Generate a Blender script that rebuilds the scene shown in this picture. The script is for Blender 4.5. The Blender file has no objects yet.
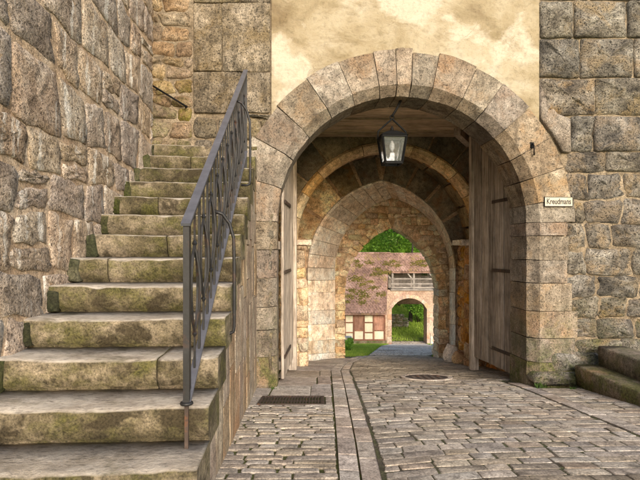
import bpy, math, random
from mathutils import Vector, Matrix, noise as mnoise
R = math.radians
rng = random.Random(7)
scene = bpy.context.scene
COL = scene.collection

# ------------------------------------------------------------------ camera
F = 503.0           # focal length in 640-px units
EYE = 1.83          # eye height above the gate threshold
cam_d = bpy.data.cameras.new('camera')
cam = bpy.data.objects.new('camera', cam_d)
COL.objects.link(cam)
cam.location = (0, 0, EYE)
cam.rotation_euler = (R(90), 0, 0)
cam_d.sensor_width = 36.0
cam_d.lens = 36.0 * F / 640.0
cam_d.shift_y = 10.0 / 640.0
cam_d.clip_start = 0.05
cam_d.clip_end = 2000
scene.camera = cam
# ------------------------------------------------------------------ world, sun, exposure
SUN_EL, SUN_AZ = R(23), R(163)     # azimuth measured clockwise from +Y: sun stands behind the camera, to the right
world = bpy.data.worlds.new('World')
scene.world = world
world.use_nodes = True
wn = world.node_tree
bg = wn.nodes.get('Background') or wn.nodes.new('ShaderNodeBackground')
sky = wn.nodes.new('ShaderNodeTexSky')
sky.sky_type = 'NISHITA'
sky.sun_disc = False
sky.sun_elevation = SUN_EL
sky.sun_rotation = SUN_AZ
sky.dust_density = 3.0
sky.ozone_density = 0.6
wn.links.new(sky.outputs[0], bg.inputs[0])
bg.inputs[1].default_value = 0.15
sun_d = bpy.data.lights.new('sun', 'SUN')
sun_d.energy = 1.5
sun_d.angle = R(26)
sun_d.color = (1.0, 0.95, 0.86)
sun = bpy.data.objects.new('sun', sun_d)
COL.objects.link(sun)
sd = Vector((math.sin(SUN_AZ) * math.cos(SUN_EL), math.cos(SUN_AZ) * math.cos(SUN_EL), math.sin(SUN_EL)))
sun.rotation_euler = sd.to_track_quat('Z', 'Y').to_euler()
scene.view_settings.view_transform = 'Standard'
scene.view_settings.look = 'None'
scene.view_settings.exposure = 1.1
scene.view_settings.gamma = 1.0
scene.view_settings.use_curve_mapping = False
scene.render.engine = 'CYCLES'
scene.cycles.max_bounces = 8
scene.cycles.diffuse_bounces = 6
scene.cycles.use_denoising = True


# ------------------------------------------------------------------ ground shape
GP = [(-400, 1.0), (-4, 1.0), (-1, 0.86), (6.7, 0.0), (13.2, -0.95), (20, -1.98), (30.0, -3.78), (33.0, -4.34), (36, -4.42), (41, -3.7), (60, 2.0), (95, 12.0), (160, 20.0), (500, 24.0)]


def gz(x, y):
    for (a, za), (b, zb) in zip(GP, GP[1:]):
        if y <= b:
            return za + (zb - za) * max(0.0, (y - a)) / (b - a)
    return GP[-1][1]


def pix(px, py, D):
    return ((px - 320) / F * D, D, EYE + (250 - py) / F * D)


# ------------------------------------------------------------------ object helpers
def link(name, me, mat=None, parent=None, smooth=True):
    if mat is not None and not me.materials:
        me.materials.append(mat)
    if smooth and len(me.polygons) and not me.get('s'):
        me.polygons.foreach_set('use_smooth', [True] * len(me.polygons))
        me['s'] = 1
    o = bpy.data.objects.new(name, me)
    COL.objects.link(o)
    o.parent = parent
    return o


class MB:
    """collects vertices and faces of ONE mesh"""
    def __init__(self):
        self.v = []
        self.f = []

    def add(self, vs, fs):
        b = len(self.v)
        self.v += [tuple(p) for p in vs]
        self.f += [tuple(i + b for i in f) for f in fs]

    def box(self, x0, x1, y0, y1, z0, z1):
        self.add([(x0, y0, z0), (x1, y0, z0), (x1, y1, z0), (x0, y1, z0), (x0, y0, z1), (x1, y0, z1), (x1, y1, z1), (x0, y1, z1)],
                 [(0, 3, 2, 1), (4, 5, 6, 7), (0, 1, 5, 4), (1, 2, 6, 5), (2, 3, 7, 6), (3, 0, 4, 7)])

    def hexa(self, p):
        self.add(p, [(0, 3, 2, 1), (4, 5, 6, 7), (0, 1, 5, 4), (1, 2, 6, 5), (2, 3, 7, 6), (3, 0, 4, 7)])

    def bar(self, a, b, w, t, up=(0, 0, 1)):
        a, b = Vector(a), Vector(b)
        d = (b - a).normalized()
        s = d.cross(Vector(up))
        if s.length < 1e-4:
            s = d.cross(Vector((0, 1, 0)))
        s.normalize()
        n = s.cross(d).normalized()
        s = s * (w / 2)
        n = n * (t / 2)
        self.hexa([a - s - n, a + s - n, b + s - n, b - s - n, a - s + n, a + s + n, b + s + n, b - s + n])

    def tube(self, pts, rad, n=8, caps=True):
        pts = [Vector(p) for p in pts]
        rad = rad if isinstance(rad, (list, tuple)) else [rad] * len(pts)
        rings = []
        prev = None
        for i, p in enumerate(pts):
            d = (pts[min(i + 1, len(pts) - 1)] - pts[max(i - 1, 0)]).normalized()
            s = prev if prev is not None else d.orthogonal().normalized()
            s = (s - d * s.dot(d)).normalized()
            prev = s
            q = d.cross(s)
            rings.append([p + (s * math.cos(6.28319 * k / n) + q * math.sin(6.28319 * k / n)) * rad[i] for k in range(n)])
        b = len(self.v)
        for r in rings:
            self.v += [tuple(p) for p in r]
        for i in range(len(rings) - 1):
            for k in range(n):
                self.f.append((b + i * n + k, b + i * n + (k + 1) % n, b + (i + 1) * n + (k + 1) % n, b + (i + 1) * n + k))
        if caps:
            self.f.append(tuple(b + k for k in range(n))[::-1])
            self.f.append(tuple(b + (len(rings) - 1) * n + k for k in range(n)))

    def mesh(self, name='mesh'):
        me = bpy.data.meshes.new(name)
        me.from_pydata(self.v, [], self.f)
        me.validate()
        return me

    def build(self, name, mat, parent=None, smooth=False):
        return link(name, self.mesh(name), mat, parent, smooth)


def empty(name, loc=(0, 0, 0), rz=0.0):
    o = bpy.data.objects.new(name, None)
    COL.objects.link(o)
    o.location = loc
    o.rotation_euler = (0, 0, rz)
    return o


def tag(o, label, cat, group=None, kind=None):
    o['label'] = label
    o['category'] = cat
    if group:
        o['group'] = group
    if kind:
        o['kind'] = kind
    return o


def structure(o, label=None):
    o['kind'] = 'structure'
    if label:
        o['label'] = label
    return o


# ------------------------------------------------------------------ material helpers
class NT:
    def __init__(self, name):
        self.m = bpy.data.materials.new(name)
        self.m.use_nodes = True
        self.t = self.m.node_tree
        self.bsdf = self.t.nodes.get('Principled BSDF')
        g = self.t.nodes.new('ShaderNodeNewGeometry')
        oi = self.t.nodes.new('ShaderNodeObjectInfo')
        self.geo, self.oi = g, oi
        self.rand = oi.outputs['Random']
        k = self.vmath('SCALE', None, None, scale=self.math('MULTIPLY', self.rand, 37.0), a_const=(1.0, 0.7, 0.4))
        self.pos = self.vmath('ADD', g.outputs['Position'], k)
        self.wpos = g.outputs['Position']

    def node(self, t, **kw):
        n = self.t.nodes.new(t)
        for k, v in kw.items():
            setattr(n, k, v)
        return n

    def put(self, sock, v):
        if v is None:
            return
        if hasattr(v, 'is_linked') or hasattr(v, 'links'):
            self.t.links.new(v, sock)
        else:
            sock.default_value = v

    def vmath(self, op, a, b, scale=None, a_const=None):
        n = self.node('ShaderNodeVectorMath', operation=op)
        self.put(n.inputs[0], a if a is not None else a_const)
        if b is not None:
            self.put(n.inputs[1], b)
        if scale is not None:
            self.put(n.inputs['Scale'], scale)
        return n.outputs[0]

    def math(self, op, a, b=None, clamp=False):
        n = self.node('ShaderNodeMath', operation=op, use_clamp=clamp)
        self.put(n.inputs[0], a)
        if b is not None:
            self.put(n.inputs[1], b)
        return n.outputs[0]

    def noise(self, scale, detail=5.0, rough=0.6, pos=None, stretch=None, dist=0.0):
        p = pos if pos is not None else self.pos
        if stretch:
            p = self.vmath('MULTIPLY', p, stretch)
        n = self.node('ShaderNodeTexNoise')
        self.put(n.inputs['Vector'], p)
        n.inputs['Scale'].default_value = scale
        n.inputs['Detail'].default_value = detail
        n.inputs['Roughness'].default_value = rough
        n.inputs['Distortion'].default_value = dist
        return n.outputs[0]

    def voronoi(self, scale, pos=None, feature='F1', stretch=None):
        p = pos if pos is not None else self.pos
        if stretch:
            p = self.vmath('MULTIPLY', p, stretch)
        n = self.node('ShaderNodeTexVoronoi', feature=feature)
        self.put(n.inputs['Vector'], p)
        n.inputs['Scale'].default_value = scale
        return n.outputs[0]

    def ramp(self, x, stops):
        n = self.node('ShaderNodeValToRGB')
        self.put(n.inputs[0], x)
        els = n.color_ramp.elements
        while len(els) < len(stops):
            els.new(0.5)
        for e, (p, c) in zip(els, stops):
            e.position = p
            e.color = (c, c, c, 1) if isinstance(c, (int, float)) else (*c, 1)
        return n.outputs[0]

    def mix(self, fac, a, b, blend='MIX'):
        n = self.node('ShaderNodeMix', data_type='RGBA', blend_type=blend)
        self.put(n.inputs[0], fac)
        self.put(n.inputs[6], (*a, 1) if isinstance(a, tuple) else a)
        self.put(n.inputs[7], (*b, 1) if isinstance(b, tuple) else b)
        return n.outputs[2]

    def hsv(self, col, h=None, s=None, v=None):
        n = self.node('ShaderNodeHueSaturation')
        self.put(n.inputs['Color'], col)
        self.put(n.inputs['Hue'], h)
        self.put(n.inputs['Saturation'], s)
        self.put(n.inputs['Value'], v)
        return n.outputs[0]

    def maprange(self, x, a, b, c=0.0, d=1.0):
        n = self.node('ShaderNodeMapRange')
        self.put(n.inputs[0], x)
        for i, val in enumerate((a, b, c, d)):
            n.inputs[i + 1].default_value = val
        return n.outputs[0]

    def zheight(self):
        n = self.node('ShaderNodeSeparateXYZ')
        self.put(n.inputs[0], self.wpos)
        return n.outputs

    def nz(self):
        n = self.node('ShaderNodeSeparateXYZ')
        self.put(n.inputs[0], self.geo.outputs['Normal'])
        return n.outputs[2]

    def finish(self, col, rough=0.9, bump=None, strength=0.6, dist=0.02, spec=0.25, metal=0.0):
        self.put(self.bsdf.inputs['Base Color'], col)
        self.put(self.bsdf.inputs['Roughness'], rough)
        self.bsdf.inputs['Specular IOR Level'].default_value = spec
        self.put(self.bsdf.inputs['Metallic'], metal)
        if bump is not None:
            b = self.node('ShaderNodeBump')
            b.inputs['Strength'].default_value = strength
            b.inputs['Distance'].default_value = dist
            self.put(b.inputs['Height'], bump)
            self.t.links.new(b.outputs[0], self.bsdf.inputs['Normal'])
        return self.m


DARKER = {'gate_stone': 0.66, 'ring_stone': 0.66, 'rough_stone': 0.74, 'ashlar_stone': 0.72, 'left_stone': 0.84, 'rubble_stone': 0.75, 'sett': 1.05, 'slab': 1.2, 'side_stone': 0.8, 'mortar_orange': 0.93, 'inner_stone': 1.7, 'orange_stone': 1.35, 'pale_stone': 1.45, 'rib_stone': 1.5, 'vault_shade_stone': 2.0, 'mortar': 1.1, 'mortar_grey': 0.8}


def stone_mat(name, cd, cm, cl, big=1.6, pit=0.7, streak=None, sdark=0.0, moss=0.0, mossz=None, var=0.35, strength=0.8, dist=0.025, stain=None, lay=0.0, mosscol=(0.10, 0.115, 0.03)):
    n = NT(name)
    kk = DARKER.get(name, 1.0)
    cd, cm, cl = (tuple(min(0.8, x * kk) for x in c) for c in (cd, cm, cl))
    a = n.noise(big, 5, 0.68)
    col = n.ramp(a, [(0.30, cd), (0.48, cm), (0.66, cl)])
    b = n.noise(11.0, 5, 0.76)
    col = n.mix(0.9, col, n.ramp(b, [(0.32, 0.30), (0.45, 0.78), (0.55, 1.0), (0.70, 1.45)]), 'MULTIPLY')
    if stain:
        s = n.noise(2.3, 5, 0.7, dist=0.6)
        col = n.mix(n.ramp(s, [(0.50, 0.0), (0.64, 0.8)]), col, stain)
    c = n.noise(46.0, 4, 0.65)
    pits = n.ramp(c, [(0.34, 0.0), (0.45, 1.0)])
    col = n.mix(n.math('MULTIPLY', n.math('SUBTRACT', 1.0, pits), pit), col, tuple(x * 0.28 for x in cd))
    bump = n.math('ADD', n.math('MULTIPLY', b, 1.0), n.math('MULTIPLY', pits, 0.30 * pit))
    gr = n.noise(70.0, 3, 0.65)
    col = n.mix(0.8, col, n.ramp(gr, [(0.34, 0.45), (0.48, 0.95), (0.66, 1.3)]), 'MULTIPLY')
    bump = n.math('ADD', bump, n.math('MULTIPLY', gr, 0.35))
    if lay:
        l = n.noise(9.0, 4, 0.6, stretch=(0.25, 0.25, 3.2))
        bump = n.math('ADD', bump, n.math('MULTIPLY', l, lay))
        col = n.mix(lay * 0.5, col, n.ramp(l, [(0.36, 0.45), (0.52, 1.0)]), 'MULTIPLY')
    if streak:
        st = n.noise(5.5, 4, 0.6, stretch=(1.6, 1.6, 0.22))
        col = n.mix(n.ramp(st, [(0.57, 0.0), (0.68, 0.85)]), col, streak)
    if sdark:
        st = n.noise(4.2, 5, 0.65, stretch=(1.5, 1.5, 0.3))
        col = n.mix(n.ramp(st, [(0.52, 0.0), (0.70, sdark)]), col, tuple(x * 0.3 for x in cd))
    if moss:
        mm = n.ramp(n.noise(3.4, 5, 0.7), [(0.50 - moss * 0.2, 0.0), (0.62 - moss * 0.12, 0.85)])
        if mossz:
            mm = n.math('MULTIPLY', mm, n.maprange(n.zheight()[2], mossz[0], mossz[1], 1.0, 0.0), clamp=True)
        mc = n.ramp(n.noise(40, 3, 0.6), [(0.35, tuple(x * 0.35 for x in mosscol)), (0.6, mosscol), (0.75, tuple(x * 1.7 for x in mosscol))])
        col = n.mix(mm, col, mc)
    col = n.hsv(col, h=n.maprange(n.rand, 0, 1, 0.49, 0.505), s=n.maprange(n.math('FRACT', n.math('MULTIPLY', n.rand, 7.3)), 0, 1, 0.75, 1.2),
                v=n.maprange(n.math('FRACT', n.math('MULTIPLY', n.rand, 3.7)), 0, 1, 1 - var, 1 + var))
    return n.finish(col, 0.92, bump, strength, dist)


def wood_mat(name, cd, cm, cl, axis=2, bumpd=0.008, sat=1.0):
    n = NT(name)
    st = [14.0, 14.0, 14.0]
    st[axis] = 0.7
    g = n.noise(2.2, 6, 0.7, stretch=tuple(st), dist=0.3)
    col = n.ramp(g, [(0.28, cd), (0.47, cm), (0.68, cl)])
    st2 = [40.0, 40.0, 40.0]
    st2[axis] = 1.2
    h = n.noise(2.0, 4, 0.7, stretch=tuple(st2))
    col = n.mix(0.8, col, n.ramp(h, [(0.33, 0.3), (0.47, 1.0), (0.7, 1.25)]), 'MULTIPLY')
    b = n.noise(2.6, 5, 0.65)
    col = n.mix(0.7, col, n.ramp(b, [(0.32, 0.5), (0.6, 1.15)]), 'MULTIPLY')
    col = n.hsv(col, s=sat, v=n.maprange(n.rand, 0, 1, 0.72, 1.2))
    return n.finish(col, 0.85, n.math('ADD', g, h), 0.8, bumpd)


def iron_mat(name, c=(0.05, 0.052, 0.058), rust=0.3, rough=0.5, metal=0.3, spec=0.4):
    n = NT(name)
    a = n.noise(9, 6, 0.7)
    col = n.ramp(a, [(0.3, tuple(x * 0.6 for x in c)), (0.6, c), (0.8, tuple(x * 1.7 for x in c))])
    r = n.ramp(n.noise(5, 7, 0.75), [(0.55, 0.0), (0.7, rust)])
    col = n.mix(r, col, (0.16, 0.06, 0.02))
    return n.finish(col, rough, n.noise(60, 4, 0.6), 0.25, 0.004, spec, metal)


M = {}
M['gate_stone'] = stone_mat('gate_stone', (0.17, 0.125, 0.085), (0.335, 0.265, 0.19), (0.50, 0.42, 0.325), pit=0.75, sdark=0.65, moss=0.45, mossz=(0.1, 1.2), strength=0.8, dist=0.025, var=0.14, stain=(0.30, 0.205, 0.12))
M['ring_stone'] = stone_mat('ring_stone', (0.18, 0.135, 0.095), (0.35, 0.285, 0.21), (0.53, 0.455, 0.36), pit=0.8, sdark=0.6, strength=0.7, dist=0.02, var=0.19, stain=(0.24, 0.165, 0.10))
M['rough_stone'] = stone_mat('rough_stone', (0.08, 0.07, 0.06), (0.25, 0.22, 0.178), (0.47, 0.43, 0.36), big=3.2, pit=0.9, strength=1.0, dist=0.05, var=0.16, stain=(0.29, 0.215, 0.125), moss=0.3, mossz=(0.2, 1.3), lay=0.3)
M['ashlar_stone'] = stone_mat('ashlar_stone', (0.10, 0.085, 0.06), (0.29, 0.245, 0.175), (0.48, 0.42, 0.325), big=3.0, pit=0.8, strength=0.9, dist=0.035, var=0.14, stain=(0.16, 0.125, 0.07), moss=0.0, sdark=0.7)
M['left_stone'] = stone_mat('left_stone', (0.22, 0.162, 0.115), (0.50, 0.395, 0.30), (0.71, 0.61, 0.50), big=2.0, pit=0.75, streak=(0.72, 0.68, 0.62), strength=1.0, dist=0.04, var=0.16, stain=(0.42, 0.325, 0.23))
M['rubble_stone'] = stone_mat('rubble_stone', (0.15, 0.10, 0.055), (0.33, 0.235, 0.14), (0.48, 0.38, 0.26), big=2.8, pit=0.7, strength=0.9, dist=0.04, var=0.2, moss=0.32, mosscol=(0.20, 0.19, 0.05), mossz=(3.2, 4.3))
M['inner_stone'] = stone_mat('inner_stone', (0.19, 0.122, 0.068), (0.40, 0.282, 0.172), (0.58, 0.445, 0.305), big=2.4, pit=0.7, strength=0.9, dist=0.04, var=0.25)
M['orange_stone'] = stone_mat('orange_stone', (0.22, 0.09, 0.025), (0.46, 0.24, 0.085), (0.64, 0.42, 0.20), big=3.0, pit=0.7, strength=0.9, dist=0.04, var=0.22)
M['pale_stone'] = stone_mat('pale_stone', (0.28, 0.212, 0.15), (0.50, 0.405, 0.31), (0.68, 0.595, 0.50), big=1.8, pit=0.5, streak=(0.72, 0.64, 0.54), strength=0.6, dist=0.02, var=0.16)
M['vault_shade_stone'] = stone_mat('vault_shade_stone', (0.045, 0.035, 0.022), (0.10, 0.08, 0.05), (0.19, 0.15, 0.095), big=1.4, pit=0.5, strength=0.5, dist=0.02, var=0.3, stain=(0.20, 0.105, 0.04))  # dark tone puts the gloom of the vault into the stone colour
M['rib_stone'] = stone_mat('rib_stone', (0.28, 0.17, 0.07), (0.46, 0.32, 0.16), (0.58, 0.45, 0.27), pit=0.5, strength=0.5, dist=0.015, var=0.15)
M['side_stone'] = stone_mat('side_stone', (0.20, 0.135, 0.085), (0.38, 0.29, 0.19), (0.54, 0.45, 0.33), big=2.0, pit=0.6, streak=(0.46, 0.37, 0.26), sdark=0.5, strength=0.7, dist=0.02, var=0.08, stain=(0.30, 0.20, 0.125))
M['mortar'] = stone_mat('mortar', (0.22, 0.145, 0.085), (0.40, 0.275, 0.165), (0.52, 0.39, 0.26), big=2.5, pit=0.35, strength=0.7, dist=0.03, var=0.0)
M['mortar_orange'] = stone_mat('mortar_orange', (0.30, 0.18, 0.10), (0.50, 0.335, 0.21), (0.62, 0.47, 0.335), big=2.5, pit=0.35, strength=0.7, dist=0.03, var=0.0)
M['mortar_left'] = stone_mat('mortar_left', (0.29, 0.18, 0.105), (0.48, 0.335, 0.215), (0.60, 0.465, 0.34), big=2.5, pit=0.35, strength=0.7, dist=0.03, var=0.0)
M['mortar_grey'] = stone_mat('mortar_grey', (0.13, 0.105, 0.075), (0.27, 0.22, 0.16), (0.38, 0.32, 0.24), big=2.5, pit=0.35, strength=0.7, dist=0.03, var=0.0)
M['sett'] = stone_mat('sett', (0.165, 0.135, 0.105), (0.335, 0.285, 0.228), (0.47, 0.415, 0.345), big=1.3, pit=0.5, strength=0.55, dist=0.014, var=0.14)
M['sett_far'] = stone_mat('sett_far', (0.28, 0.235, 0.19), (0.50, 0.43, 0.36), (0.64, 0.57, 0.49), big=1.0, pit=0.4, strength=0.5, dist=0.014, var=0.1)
M['slab'] = stone_mat('slab', (0.18, 0.14, 0.11), (0.34, 0.285, 0.235), (0.46, 0.40, 0.34), big=1.1, pit=0.45, strength=0.5, dist=0.014, var=0.12)
M['bed'] = stone_mat('bed', (0.05, 0.038, 0.022), (0.10, 0.078, 0.048), (0.16, 0.125, 0.08), big=2.0, pit=0.4, strength=0.8, dist=0.02, var=0.0, moss=0.45, mosscol=(0.085, 0.10, 0.022))
M['bed_moss'] = stone_mat('bed_moss', (0.045, 0.035, 0.018), (0.085, 0.07, 0.032), (0.12, 0.10, 0.05), big=2.0, pit=0.4, strength=0.8, dist=0.02, var=0.0, moss=0.8, mosscol=(0.11, 0.12, 0.025))


def step_mat():
    n = NT('step_stone')
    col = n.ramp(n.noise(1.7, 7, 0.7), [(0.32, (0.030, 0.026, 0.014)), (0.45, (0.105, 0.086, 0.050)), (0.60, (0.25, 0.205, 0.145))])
    b = n.noise(12, 8, 0.72)
    col = n.mix(0.85, col, n.ramp(b, [(0.34, 0.30), (0.46, 0.85), (0.68, 1.5)]), 'MULTIPLY')
    moss = n.ramp(n.noise(2.6, 7, 0.72, stretch=(1, 1, 1.5)), [(0.46, 0.0), (0.62, 0.75)])
    col = n.mix(moss, col, n.ramp(n.noise(35, 3), [(0.3, (0.028, 0.03, 0.008)), (0.6, (0.105, 0.10, 0.026))]))
    blot = n.ramp(n.noise(3.1, 6, 0.6, stretch=(1.0, 1.0, 1.2), dist=0.3), [(0.555, 0.0), (0.62, 0.9)])
    col = n.mix(blot, col, (0.045, 0.035, 0.02))
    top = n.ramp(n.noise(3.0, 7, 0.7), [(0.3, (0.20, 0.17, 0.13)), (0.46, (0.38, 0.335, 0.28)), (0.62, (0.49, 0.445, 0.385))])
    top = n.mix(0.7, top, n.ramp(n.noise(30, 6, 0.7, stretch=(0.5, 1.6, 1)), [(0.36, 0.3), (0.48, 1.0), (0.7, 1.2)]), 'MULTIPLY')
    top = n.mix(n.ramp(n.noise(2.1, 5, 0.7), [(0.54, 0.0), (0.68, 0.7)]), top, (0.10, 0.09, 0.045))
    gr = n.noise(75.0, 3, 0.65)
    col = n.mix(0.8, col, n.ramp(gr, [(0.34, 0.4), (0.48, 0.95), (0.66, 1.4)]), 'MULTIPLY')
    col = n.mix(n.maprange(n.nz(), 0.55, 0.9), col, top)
    col = n.hsv(col, v=n.maprange(n.rand, 0, 1, 0.88, 1.12))
    return n.finish(col, 0.92, n.math('ADD', b, n.math('MULTIPLY', n.noise(38, 5, 0.7), 0.5)), 0.8, 0.025)


M['step'] = step_mat()


def plaster_mat():
    n = NT('plaster')
    a = n.noise(1.1, 7, 0.62, dist=0.4)
    col = n.ramp(a, [(0.30, (0.175, 0.133, 0.08)), (0.44, (0.28, 0.23, 0.148)), (0.56, (0.345, 0.296, 0.21)), (0.70, (0.40, 0.366, 0.30))])
    d = n.noise(2.2, 8, 0.68, stretch=(0.7, 1, 1.7), dist=0.5)
    col = n.mix(n.ramp(d, [(0.50, 0.0), (0.70, 0.75)]), col, (0.16, 0.118, 0.06))
    e = n.noise(1.0, 6, 0.6, dist=0.3, stretch=(0.8, 1, 1))
    col = n.mix(n.ramp(e, [(0.56, 0.0), (0.62, 0.75)]), col, (0.46, 0.415, 0.335))
    cr = n.voronoi(1.7, feature='DISTANCE_TO_EDGE', pos=n.vmath('ADD', n.wpos, n.vmath('SCALE', None, None, scale=n.noise(3.0, 5, 0.7), a_const=(0.6, 0.6, 0.6))))
    ck = n.math('MULTIPLY', n.ramp(cr, [(0.0, 1.0), (0.008, 0.0)]), n.ramp(n.noise(0.9, 3), [(0.5, 0.0), (0.6, 0.7)]))
    col = n.mix(ck, col, (0.09, 0.065, 0.035))
    f = n.noise(20, 6, 0.7)
    col = n.mix(0.4, col, n.ramp(f, [(0.34, 0.5), (0.5, 1.0)]), 'MULTIPLY')
    return n.finish(col, 0.95, n.math('ADD', f, n.math('MULTIPLY', d, 3.0)), 0.5, 0.02)


M['plaster'] = plaster_mat()
M['door_wood'] = wood_mat('door_wood', (0.11, 0.085, 0.065), (0.32, 0.265, 0.215), (0.55, 0.49, 0.43), 2)
M['pale_wood'] = wood_mat('pale_wood', (0.16, 0.125, 0.095), (0.40, 0.335, 0.275), (0.60, 0.535, 0.465), 2)
M['ceiling_wood'] = wood_mat('ceiling_wood', (0.24, 0.16, 0.10), (0.54, 0.41, 0.28), (0.74, 0.61, 0.46), 0)
M['grey_wood'] = wood_mat('grey_wood', (0.10, 0.085, 0.075), (0.23, 0.20, 0.175), (0.36, 0.32, 0.29), 0)
M['timber'] = wood_mat('timber', (0.13, 0.05, 0.03), (0.25, 0.105, 0.065), (0.33, 0.16, 0.105), 2)
M['iron'] = iron_mat('iron', (0.018, 0.018, 0.020), 0.35, 0.5, 0.1)
M['skylit_iron'] = iron_mat('skylit_iron', (0.11, 0.115, 0.14), 0.12, 0.42, 0.2)  # paler, bluer copy of the iron: sky reflection on the flat rails put into colour
M['dark_iron'] = iron_mat('dark_iron', (0.006, 0.006, 0.006), 0.08, 0.75, 0.0, 0.15)
M['rusty_iron'] = iron_mat('rusty_iron', (0.06, 0.042, 0.034), 0.9, 0.7, 0.2)

n = NT('glass_pane')
n.bsdf.inputs['Transmission Weight'].default_value = 0.95
M['glass'] = n.finish(n.ramp(n.noise(45, 4, 0.7), [(0.35, (0.62, 0.63, 0.65)), (0.62, (0.88, 0.89, 0.91))]), 0.06, n.noise(14, 2), 0.25, 0.003, 0.5)
n = NT('cream_infill')
M['cream'] = n.finish(n.ramp(n.noise(3, 5), [(0.3, (0.50, 0.43, 0.30)), (0.6, (0.66, 0.59, 0.45))]), 0.95)
n = NT('sign_enamel')
M['sign'] = n.finish(n.ramp(n.noise(12, 5), [(0.3, (0.36, 0.31, 0.235)), (0.6, (0.50, 0.45, 0.36))]), 0.4)
n = NT('sign_black')
M['black'] = n.finish((0.012, 0.011, 0.012, 1), 0.5)
n = NT('lamp_white')
M['lamp_white'] = n.finish((0.85, 0.85, 0.85, 1), 0.4)


def leaf_mat(name, c1, c2, trans=0.35):
    n = NT(name)
    a = n.noise(1.1, 4, 0.6, pos=n.wpos)
    b = n.noise(9, 3, 0.6, pos=n.wpos)
    col = n.mix(n.ramp(b, [(0.35, 0.0), (0.65, 1.0)]), c1, c2)
    col = n.mix(0.6, col, n.ramp(a, [(0.3, 0.55), (0.65, 1.25)]), 'MULTIPLY')
    n.finish(col, 0.6, spec=0.3)
    tr = n.node('ShaderNodeBsdfTranslucent')
    n.put(tr.inputs[0], col)
    ms = n.node('ShaderNodeMixShader')
    ms.inputs[0].default_value = trans
    n.t.links.new(n.bsdf.outputs[0], ms.inputs[1])
    n.t.links.new(tr.outputs[0], ms.inputs[2])
    out = [x for x in n.t.nodes if x.type == 'OUTPUT_MATERIAL'][0]
    n.t.links.new(ms.outputs[0], out.inputs[0])
    return n.m


M['leaf'] = leaf_mat('leaf', (0.07, 0.18, 0.02), (0.17, 0.34, 0.035))
M['leaf_light'] = leaf_mat('leaf_light', (0.15, 0.30, 0.035), (0.28, 0.46, 0.06))
M['grass'] = leaf_mat('grass', (0.20, 0.31, 0.035), (0.36, 0.46, 0.07))
M['weed'] = leaf_mat('weed', (0.03, 0.06, 0.012), (0.06, 0.10, 0.02), 0.15)
M['moss'] = leaf_mat('moss', (0.055, 0.048, 0.008), (0.15, 0.115, 0.016), 0.05)
M['wedge'] = stone_mat('wedge', (0.020, 0.020, 0.010), (0.05, 0.048, 0.024), (0.10, 0.09, 0.05), big=4.0, pit=0.6, strength=0.9, dist=0.02, moss=0.35, mosscol=(0.04, 0.046, 0.014))
M['white_stone'] = stone_mat('white_stone', (0.45, 0.40, 0.34), (0.66, 0.61, 0.55), (0.78, 0.74, 0.68), pit=0.3, strength=0.5, dist=0.02)
M['house_wall'] = stone_mat('house_wall', (0.33, 0.22, 0.15), (0.48, 0.35, 0.25), (0.58, 0.45, 0.34), big=0.8, pit=0.2, strength=0.4, dist=0.02, stain=(0.36, 0.20, 0.15), var=0.05)
M['red_board'] = wood_mat('red_board', (0.24, 0.11, 0.07), (0.36, 0.18, 0.12), (0.42, 0.23, 0.165), 2)
n = NT('dark_pane')
M['leaf_pane'] = n.finish(n.ramp(n.noise(6, 3), [(0.4, (0.02, 0.03, 0.015)), (0.6, (0.07, 0.10, 0.03))]), 0.15)
M['bark'] = stone_mat('bark', (0.03, 0.022, 0.015), (0.075, 0.055, 0.04), (0.13, 0.10, 0.075), big=3, pit=0.6, strength=0.9, dist=0.03, lay=0.2)


def terrain_mat():
    n = NT('terrain')
    a = n.noise(0.5, 6, 0.65, pos=n.wpos)
    col = n.ramp(a, [(0.32, (0.12, 0.19, 0.025)), (0.5, (0.21, 0.29, 0.045)), (0.68, (0.32, 0.37, 0.08))])
    b = n.noise(14, 6, 0.7, pos=n.wpos)
    col = n.mix(0.7, col, n.ramp(b, [(0.34, 0.45), (0.6, 1.2)]), 'MULTIPLY')
    return n.finish(col, 0.95, b, 0.8, 0.05)


M['terrain'] = terrain_mat()


def tile_mat():
    n = NT('roof_tile')
    a = n.noise(0.9, 6, 0.65)
    col = n.ramp(a, [(0.32, (0.115, 0.068, 0.052)), (0.5, (0.22, 0.132, 0.10)), (0.66, (0.32, 0.21, 0.17))])
    c = n.voronoi(5.0, pos=n.wpos)
    cc = n.noise(6.5, 3, 0.8, pos=n.wpos)
    col = n.mix(0.8, col, n.ramp(cc, [(0.35, 0.45), (0.5, 1.0), (0.66, 1.35)]), 'MULTIPLY')
    m = n.ramp(n.noise(1.6, 6, 0.7), [(0.56, 0.0), (0.66, 0.7)])
    col = n.mix(m, col, (0.22, 0.16, 0.05))
    return n.finish(col, 0.9, cc, 0.5, 0.03)


M['tile'] = tile_mat()


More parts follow.
